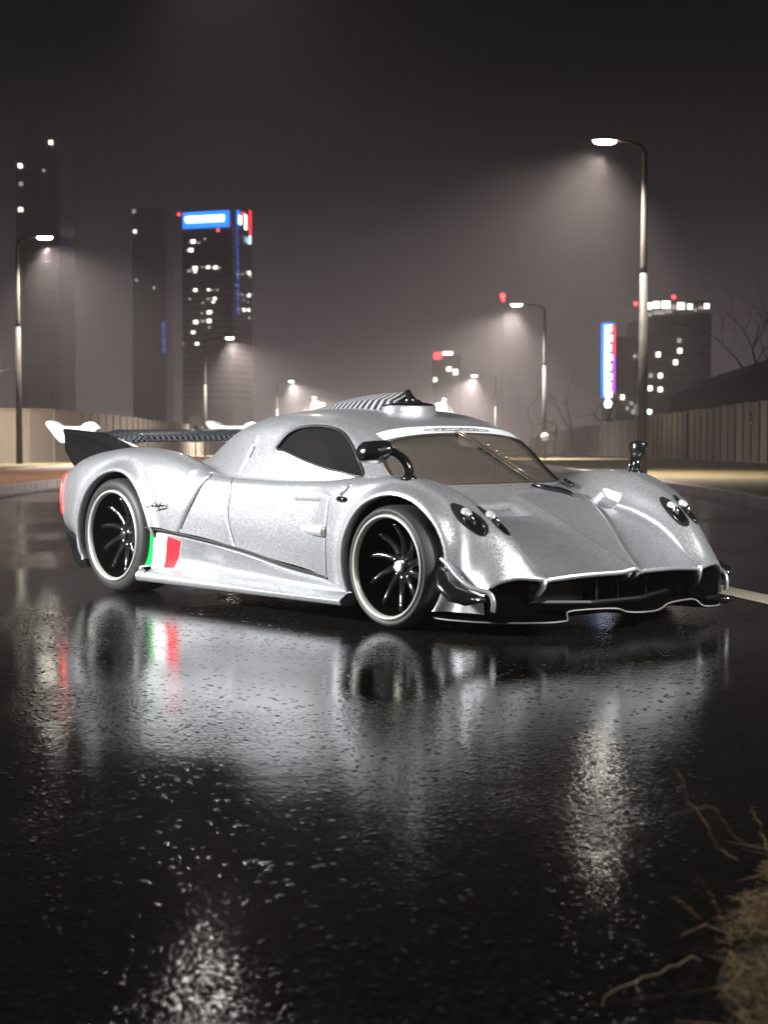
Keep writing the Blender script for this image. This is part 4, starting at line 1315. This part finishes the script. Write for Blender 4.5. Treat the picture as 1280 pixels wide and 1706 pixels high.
for i in range(13): on_face(1, 394.5 + i * .15, 384 + i * 11.5, 4, 8, m_bluedim, 'blue_strip', .25)
WIN = [(222, 425, 1, 9), (200, 518, 1, 9), (160, 520, 0, 5), (285, 440, 0, 5), (350, 395, 0, 5), (243, 712, 1, 9), (243, 750, 1, 5), (180, 740, 0, 8), (385, 702, 1, 7), (465, 705, 1, 8), (510, 710, 0, 4),
       (245, 948, 1, 7), (390, 945, 1, 5), (430, 948, 0, 4), (482, 948, 0, 5), (385, 1045, 0, 6), (455, 1040, 1, 6), (440, 1078, 1, 5), (325, 1090, 0, 5), (395, 1190, 1, 9), (248, 1295, 1, 9), (322, 1285, 0, 8), (393, 1283, 1, 9),
       (220, 1408, 1, 7), (260, 1530, 1, 7), (185, 1045, 0, 5), (395, 1355, 0, 6), (325, 700, 0, 5), (315, 1200, 0, 5), (108, 1530, 0, 4)]
for u, v, lit, sz in WIN: on_face(0, *z9(u, v), sz * .75, sz * .6, m_winlit if lit else m_windim)
for u, v, lit, sz in [(825, 765, 1, 9), (835, 805, 0, 6), (748, 775, 0, 5), (700, 780, 0, 6), (820, 1005, 1, 8), (850, 995, 0, 6), (745, 995, 0, 5), (700, 990, 0, 6), (765, 1165, 1, 8), (818, 1165, 1, 7), (820, 1250, 0, 7), (700, 1155, 0, 6), (760, 1055, 0, 4), (812, 1075, 0, 4), (700, 890, 0, 6)]:
    on_face(1, *z9(u, v), sz * .7, sz * .6, m_winlit if lit else m_windim)
def beacon(parent, px, py, d, r=2.2, m=None):
    x_, y_, z_ = pix(px, py, d); r = r / F_PX * d
    V, Fc = tube_vf([(0, 0, -r), (0, 0, -r * .5), (0, 0, r * .5), (0, 0, r)], [r * .5, r, r, r * .4], 8)
    o = mesh('beacon', V, Fc, m or m_beacon, parent); o.location = (x_ - parent.location.x, y_ - parent.location.y, z_ - parent.location.z)
    return o
beacon(tw, 300, 360, D1 - 1.5); beacon(tw, 365, 386, D1 - 6)

# faint high-rise on the far left
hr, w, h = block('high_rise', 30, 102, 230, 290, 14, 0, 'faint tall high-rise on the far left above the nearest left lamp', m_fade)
mb = MB()
for i in range(22): mb.box((0, -.05, h - 1.2 - i * 1.7), (w * .96, .1, .22))
for q in (-.28, .02, .30): mb.box((q * w, -.12, h / 2), (.25, .12, h))
o = mb.build('floor_band', mat('facade_joint', (.50, .48, .51), .35, .9), hr); o['kind'] = 'stuff'
for px, py, s_, m_ in ((89, 242, 6, m_winlit), (38, 280, 6, m_winlit), (39, 310, 6, m_windim), (38, 352, 6, m_winlit), (77, 288, 4, m_windim)): cell(hr, px, py, s_, s_, 289.8, m_)
# slim dark block between them
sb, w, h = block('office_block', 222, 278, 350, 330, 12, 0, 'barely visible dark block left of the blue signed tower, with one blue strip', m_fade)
for px, py, s_, m_ in ((226, 355, 5, m_windim), (227, 388, 4, m_winlit), (229, 468, 4, m_windim), (258, 481, 4, m_windim)): cell(sb, px, py, s_, s_ * 1.2, 329.8, m_)
for i in range(4): cell(sb, 273, 542 + i * 14, 4, 10, 329.6, m_bluedim, 'blue_strip')

# right-hand office building, rounded corner tower with a lit crown
D2 = 230
ob, w, h = block('office_building', 1076, 1184, 528, D2, 18, 0, 'wide dark office building with glowing crown behind the tallest lamp')
mb = MB()
n = 14
arc = [pix(1072 + 113 * i / (n - 1), 500, D2 - 2.5 * sin(pi * i / (n - 1))) for i in range(n)]
for zlo, zhi in ((528, 523), (506, 503)):
    for i in range(n - 1):
        a, b = arc[i], arc[i + 1]
        V = []
        for q in (a, b):
            for zz in (zlo, zhi): V += [(q[0] - ob.location.x, q[1] - ob.location.y, CAM_Z + (YH - zz) / F_PX * D2 - ob.location.z)]
            for zz in (zhi, zlo): V += [(q[0] - ob.location.x, q[1] + 1.2 - ob.location.y, CAM_Z + (YH - zz) / F_PX * D2 - ob.location.z)]
        mb.add(V, [(0, 1, 5, 4), (1, 2, 6, 5), (2, 3, 7, 6), (3, 0, 4, 7)])
mb.build('crown_ring', m_dark2, ob)
for px, py, w_, h_, m_ in ((1080, 511, 9, 11, 1), (1092, 509, 11, 11, 1), (1108, 509, 14, 12, 1), (1121, 513, 8, 8, 0), (1133, 511, 12, 11, 1), (1148, 512, 8, 9, 1), (1157, 517, 4, 5, 0), (1167, 514, 9, 5, 0), (1176, 511, 8, 8, 1), (1080, 525, 10, 6, 0), (1096, 522, 18, 6, 0), (1112, 520, 12, 5, 0)):
    cell(ob, px, py, w_, h_, D2 - 3, m_winlit if m_ else m_windim, 'crown_light')
mb = MB()
for i in range(9): mb.box((0, -.06, h - 1.0 - i * 1.25), (w * .97, .1, .12))
o = mb.build('floor_band', m_dark2, ob); o['kind'] = 'stuff'
for px, py, lit in ((1096, 591, 1), (1132, 585, 1), (1125, 604, 1), (1100, 626, 1), (1083, 647, 1), (1100, 649, 1), (1131, 568, 0), (1084, 626, 0)):
    cell(ob, px, py, 6.5, 7.5, D2 - .2, m_winlit if lit else m_windim)
beacon(ob, 1121, 496, D2 - 1, 3); beacon(ob, 1058, 507, D2 - 1, 3)
# lower stepped wing left of it
lw, w, h = block('office_wing', 1026, 1078, 562, 240, 16, 0, 'lower office wing between the vertical neon sign and the tallest lamp', m_dark2)
mb = MB()
for i in range(7):
    mb.add([(-w / 2, -.1, h - 1.6 - i * 1.3), (w / 2, -.1, h - .6 - i * 1.3), (w / 2, -.1, h - .4 - i * 1.3), (-w / 2, -.1, h - 1.4 - i * 1.3)], [(0, 1, 2, 3)])
o = mb.build('floor_band', mat('facade_pale_band', (.14, .13, .15), .5), lw); o['kind'] = 'stuff'
for px, py, s_, m_ in ((1057, 594, 5, m_windim), (1037, 662, 6, m_winlit), (1045, 680, 5, m_windim), (1060, 678, 6, m_windim), (1055, 686, 6, m_windim), (1052, 672, 5, m_windim)): cell(lw, px, py, s_, s_ * 1.3, 239.5, m_)
# vertical neon sign
D3 = 205
a = pix(1014, 540, D3)
ns_ = empty('neon_sign', (a[0], D3, gz(D3))); tag(ns_, 'tall vertical neon sign glowing blue on its left edge and red on its right', 'sign')
def nbox(px0, px1, py0, py1, m, name, y=0.0, th=.5):
    p, q = pix(px0, py1, D3), pix(px1, py0, D3)
    mb = MB(); mb.box(((p[0] + q[0]) / 2 - a[0], y, (p[2] + q[2]) / 2 - gz(D3)), (q[0] - p[0], th, q[2] - p[2])); return mb.build(name, m, ns_)
nbox(1002, 1025, 538, 664, m_dark, 'sign_case', .3)
nbox(1001.5, 1006, 540, 663, m_blue, 'blue_edge'); nbox(1021, 1024.5, 543, 592, m_redl, 'red_edge'); nbox(1021.5, 1024.5, 592, 655, m_magenta, 'violet_edge'); nbox(1004, 1022, 538.5, 542, m_blue, 'blue_edge', -.02)
nbox(1006, 1009.5, 543, 660, m_cyan, 'ice_edge', -.05)
for i, py in enumerate([543, 559, 575, 591, 607, 623, 638, 652]):
    nbox(1009.5, 1018 + (i % 2) * 1.2, py, py + 10, m_white, 'letter', -.08); nbox(1009.5, 1014, py + 9, py + 16, m_cyan, 'letter_stem', -.06)
mb = MB(); mb.tube([(0, .3, 0), (0, .3, CAM_Z + (YH - 664) / F_PX * D3 - gz(D3))], .35, 8); mb.build('sign_mast', m_dark, ns_)
def lampblob(name, px, py, d, r, m, label, cat, H=None):
    x_, y_, z_ = pix(px, py, d); r_ = r / F_PX * d
    root = empty(name, (x_, y_, gz(d))); tag(root, label, cat)
    zz = z_ - gz(d)
    V, Fc = tube_vf([(0, -.2, zz), (0, -.05, zz), (0, .3, zz + .05)], [r_ * .7, r_, r_ * .6], 12); mesh('flood_lens', V, Fc, m, root)
    mb = MB(); mb.tube([(0, .3, 0), (0, .3, zz + .1)], .08, 6); mb.box((0, .35, zz), (r_ * 1.6, .5, r_ * 1.6)); mb.build('mast', m_dark, root)
lampblob('floodlight', 1013, 673, 200, 7, m_white, 'round white floodlight at the foot of the vertical neon sign', 'floodlight')
lampblob('floodlight', 1122, 681, 150, 5, m_cool, 'left one of two cool white floodlights just above the right fence', 'floodlight')
lampblob('floodlight', 1138, 680, 150, 6, m_cool, 'right one of two cool white floodlights just above the right fence', 'floodlight')
lampblob('floodlight', 1082, 686, 150, 4, m_cool, 'small cyan floodlight low beside the tallest lamp pole', 'floodlight')
# far hazy tower in the middle
ft, w, h = block('distant_tower', 722, 766, 590, 420, 12, 0, 'faint distant tower in the fog right of the roof scoop with a red light')
for px, py, w_, h_, m_ in ((729, 593, 12, 10, m_beacon), (746, 589, 17, 6, m_winlit), (748, 615, 8, 7, m_winlit), (759, 620, 8, 9, m_winlit), (725, 633, 6, 7, m_winlit)): cell(ft, px, py, w_, h_, 419.5, m_)
mt = empty('radio_mast', (pix(837, 500, 250)[0], 250, gz(250))); tag(mt, 'slim mast topped by a red warning light above the second right lamp', 'mast')
mb = MB(); zz = CAM_Z + (YH - 503) / F_PX * 250 - gz(250)
mb.tube([(0, 0, 0), (0, 0, zz)], [.10, .03], 6); mb.build('mast_tube', m_dark, mt)
beacon(mt, 837, 494, 250, 4.2); beacon(mt, 838, 501, 250, 2.5)

# dark barn roof behind the right fence
D4 = 78
bb = empty('barn', (*pix(1240, 690, D4)[:2], gz(D4))); tag(bb, 'black pitched roof building rising behind the right fence', 'building')
def bp(px, py, d): q = pix(px, py, d); return (q[0] - bb.location.x, q[1] - bb.location.y, q[2] - bb.location.z)
V = [bp(1138, 652, D4), bp(1300, 598, D4 - 4), bp(1300, 592, D4 + 14), bp(1150, 640, D4 + 16), bp(1138, 657, D4), bp(1300, 604, D4 - 4), bp(1300, 598, D4 + 14), bp(1150, 646, D4 + 16)]
mesh('roof', V, [(0, 1, 2, 3), (7, 6, 5, 4), (0, 4, 5, 1), (1, 5, 6, 2), (2, 6, 7, 3), (3, 7, 4, 0)], mat('barn_roof', (.010, .009, .010), .8), bb, False)
p, q = bp(1146, 655, D4 + 1.5), bp(1298, 604, D4 - 2)
V = [(p[0], p[1], 0), (q[0], q[1], 0), (q[0], q[1], q[2]), p, (p[0] + .8, p[1] + 10, 0), (q[0] + .8, q[1] + 10, 0), (q[0] + .8, q[1] + 10, q[2]), (p[0] + .8, p[1] + 10, p[2])]
mesh('wall', V, [(0, 1, 2, 3), (5, 4, 7, 6), (4, 0, 3, 7), (1, 5, 6, 2)], M['void'], bb, False)

# ---- bare trees
def bare_tree(x_, y_, h, label, m, seed, spread=.5, depth=6, name='bare_tree', r0=None, base=0.12, twigs=3):
    rd = random.Random(seed)
    root = empty(name, (x_, y_, gz(y_))); tag(root, label, 'tree')
    tr, cr = MB(), MB()
    def grow(p, d, L, r, k):
        n = 3; P = [p]; rr = [r]
        for i in range(n):
            d = d + np.array([rd.gauss(0, .10), rd.gauss(0, .10), rd.gauss(.03, .05)]); d /= np.linalg.norm(d)
            P.append(P[-1] + d * L / n); rr.append(r * (1 - .35 * (i + 1) / n))
        (tr if k <= 1 else cr).tube(P, rr, 6 if k < 3 else 3, False)
        if k >= depth: return
        for _ in range(rd.randint(2, twigs)):
            ax = np.array([rd.gauss(0, 1), rd.gauss(0, 1), rd.gauss(.15, .5)]); ax /= np.linalg.norm(ax)
            nd = d * (1 - spread * .6) + ax * spread * rd.uniform(.7, 1.3); nd /= np.linalg.norm(nd)
            grow(P[rd.choice([2, 3, 3])], nd, L * rd.uniform(.62, .86), rr[-1] * .72, k + 1)
    grow(np.array([0, 0, -.1]), np.array([0, 0, 1.0]), h * base * 2, r0 or h * .022, 0)
    tr.build('trunk', m, root, True); o = cr.build('crown', m, root, True)
    return root
def tp(px, d): return ((px - 640) / F_PX * d, d)
bare_tree(*tp(1225, 95), 8.2, 'large leafless tree behind the barn at the right edge', m_bark, 3, .62, 7, base=.19, r0=.16)
bare_tree(*tp(1292, 88), 8.6, 'leafless tree with spreading limbs cut by the right frame edge', m_bark, 11, .6, 7, base=.19, r0=.16)
bare_tree(*tp(1170, 110), 7.0, 'slim leafless tree in front of the office building', m_bark, 21, .6, 7, base=.18, r0=.11)
for i, (px, d, h, lb) in enumerate(((960, 150, 8.6, 'bushy bare tree in the fog behind the right fence, left of the neon sign'), (925, 165, 7.4, 'low foggy bare tree between the second right lamp and the taller bush'), (885, 190, 8.0, 'faint bare tree left of the second right lamp pole'), (1000, 140, 6.4, 'low bare shrub tree under the neon sign'))):
    bare_tree(*tp(px, d), h, lb, m_bark, 40 + i, .8, 8, base=.19, r0=.15)
bare_tree(*tp(-8, 58), 5.0, 'pinkish bare tree at the left frame edge beside the nearest left lamp', m_bark2, 5, .72, 7, base=.15, r0=.09)

# ---- water beads on the aggregate: shallow glinting domes too many to count
mb_n = 11000
Vb, Fb = [], []
bx = rng.uniform(-2.6, 2.2, mb_n); by = 3.3 + 7.5 * rng.uniform(0, 1, mb_n) ** 2.9
keep = np.abs(bx) < .235 * by + .1
bx, by = bx[keep], by[keep]
br = rng.uniform(.005, .013, len(bx)); bh = br * rng.uniform(.02, .07, len(bx))
ringA = np.linspace(0, 2 * pi, 9)[:-1]
n0 = 0
for X_, Y_, r_, h_ in zip(bx, by, br, bh):
    Vb.append((X_, Y_, h_ + .001))
    for t, hh in ((.5, .75), (1.0, 0.0)):
        for q in ringA: Vb.append((X_ + r_ * t * cos(q), Y_ + r_ * t * sin(q), h_ * hh + .001))
    for k in range(8):
        k2 = (k + 1) % 8
        Fb.append((n0, n0 + 1 + k, n0 + 1 + k2)); Fb.append((n0 + 1 + k, n0 + 9 + k, n0 + 9 + k2, n0 + 1 + k2))
    n0 += 17
bead = mat('water_bead', (.012, .012, .013), .06, spec=1.0)
o = mesh('water_beads', Vb, Fb, bead); o['kind'] = 'stuff'

# ---- verge corner with dead grass, moss and twigs at the lower right
A_ = np.array([.33, .944]); N_ = np.array([.944, -.33])
tx, ty = .845 + N_[0] * .40, 4.16 + N_[1] * .40
def vp(u, v):                                # u along the verge, v across; to the mound's own x,y
    return A_ * u + N_ * v
V = []
nr, na = 14, 56
rd = random.Random(9)
def mh(r_): return .085 * (1 - r_ ** 2.2)
for i in range(nr + 1):
    for k in range(na):
        q = 2 * pi * k / na; r_ = i / nr
        wob = 1 + .05 * sin(5 * q) + .04 * sin(9 * q + 1)
        p = vp(1.25 * r_ * cos(q) * wob, .40 * r_ * sin(q) * wob)
        V.append((p[0], p[1], mh(r_) + .014 * rd.uniform(-1, 1) * (1 - r_) - .004))
mound = mesh('earth_mound', V, [(i * na + k, i * na + (k + 1) % na, (i + 1) * na + (k + 1) % na, (i + 1) * na + k) for i in range(nr) for k in range(na)], noisy(mat('mossy_earth', (.05, .04, .03), .95), (.008, .006, .005), (.05, .036, .022), 34, .9, .9, dist=.02))
mound.location = (tx, ty, 0); mound['kind'] = 'structure'
cols = [(.36, .26, .15), (.20, .14, .10), (.24, .21, .06), (.50, .41, .26)]
straws = [MB() for _ in cols]
for i in range(9000):
    q = rd.uniform(0, 2 * pi); r_ = rd.uniform(0, 1) ** .5
    p = vp(1.25 * r_ * cos(q), .40 * r_ * sin(q))
    if p[0] * N_[0] + p[1] * N_[1] > .15: continue
    # clumps and bare earth between them
    if sin(p[0] * 21 + 1.3) * sin(p[1] * 17 + .4) + .35 * sin(p[0] * 47) < rd.uniform(-.6, .35): continue
    L = rd.uniform(.012, .07) * (1.9 if rd.random() < .12 else 1)
    out = N_ * -1.0
    d = np.array([out[0] * .5 + rd.gauss(0, .8), out[1] * .5 + rd.gauss(0, .8), rd.uniform(.05, .9)]); d /= np.linalg.norm(d)
    p0 = np.array([p[0], p[1], mh(r_)]); p1 = p0 + d * L * .5; p2 = p1 + (d + [rd.gauss(0, .5), rd.gauss(0, .5), -.5]) * L * .5; p2[2] = max(p2[2], .004)
    w_ = rd.uniform(.0006, .0017)
    straws[rd.choices([0, 1, 2, 3], [3, 4, 2, 1])[0]].tube([p0, p1, p2], [w_, w_, w_ * .4], 3, False)
for mb, c_ in zip(straws, cols):
    o = mb.build('dead_grass', mat('straw', c_, .7), mound, True); o['kind'] = 'stuff'
# crumbs of moss and leaf litter
mb = MB()
for i in range(1500):
    q = rd.uniform(0, 2 * pi); r_ = rd.uniform(0, 1) ** .5
    p = vp(1.25 * r_ * cos(q), .40 * r_ * sin(q)); s_ = rd.uniform(.003, .010)
    mb.tube([(p[0] - s_, p[1], mh(r_) + s_ * .3), (p[0], p[1] + s_ * rd.uniform(-1, 1), mh(r_) + s_), (p[0] + s_, p[1], mh(r_) + s_ * .2)], [s_ * .3, s_ * .8, s_ * .3], 5, False)
o = mb.build('moss_litter', noisy(mat('moss_litter', (.07, .05, .03), .9), (.03, .022, .015), (.12, .085, .03), 60), mound, True); o['kind'] = 'stuff'
def stem(pts, r, label, m, leaves=0):
    """pts are (px, py, distance)"""
    P = spline([pix(*p) for p in pts], 16)
    rk = random.Random(label)
    P[1:-1] += np.array([[rk.gauss(0, .0035), rk.gauss(0, .004), rk.gauss(0, .003)] for _ in range(len(P) - 2)])
    c_ = P[-1].copy()
    root = empty('dry_stem', tuple(c_)); tag(root, label, 'twig')
    V, Fc = tube_vf(P - c_, np.interp(np.linspace(0, 1, len(P)), [0, .3, .8, 1], [r * .2, r * .6, r * .75, r * .3]), 6)
    o = mesh('stalk', V, Fc, m, root)
    return root
ms = mat('dry_stem', (.36, .28, .17), .6); ms2 = mat('dry_stem_dark', (.22, .16, .11), .7)
stem([(1128, 1285, 3.95), (1150, 1330, 3.97), (1178, 1372, 4.0), (1205, 1420, 4.05), (1236, 1440, 4.1)], .0030, 'longest pale dry stem reaching up and left from the grass tuft', ms)
stem([(1120, 1366, 4.0), (1150, 1356, 4.0), (1180, 1350, 4.0), (1200, 1360, 4.0), (1222, 1390, 4.05), (1250, 1415, 4.1)], .0028, 'forked dry stem crossing behind the longest one', ms2)
stem([(1000, 1700, 3.42), (1030, 1665, 3.5), (1080, 1645, 3.55), (1120, 1625, 3.6), (1165, 1610, 3.7), (1190, 1620, 3.8)], .0017, 'low dry stem lying out over the wet road at the bottom edge', ms)
stem([(1170, 1465, 3.8), (1190, 1495, 3.85), (1205, 1530, 3.9), (1215, 1550, 3.95)], .0024, 'short upright straw between the tuft and the long stem', ms2)
stem([(1125, 1500, 3.75), (1150, 1520, 3.8), (1175, 1540, 3.85)], .0024, 'short reddish straw poking left from the tuft', ms2)
stem([(1258, 1350, 4.3), (1275, 1390, 4.3), (1290, 1430, 4.3)], .0035, 'thick straw at the right frame edge above the tuft', ms)

# ---- night fog
hz = bpy.data.materials.new('night_fog'); hz.use_nodes = True
n, l = hz.node_tree.nodes, hz.node_tree.links
n.clear()
ho = n.new('ShaderNodeOutputMaterial'); pv = n.new('ShaderNodeVolumePrincipled')
pv.inputs['Density'].default_value = FOG
pv.inputs['Color'].default_value = (.95, .86, .88, 1)
pv.inputs['Anisotropy'].default_value = .25
l.new(pv.outputs[0], ho.inputs['Volume'])
V, Fc = [], []
mb = MB(); mb.box((0, 170, 21), (620, 560, 66)); 
fog = mb.build('haze', hz); fog['kind'] = 'stuff'
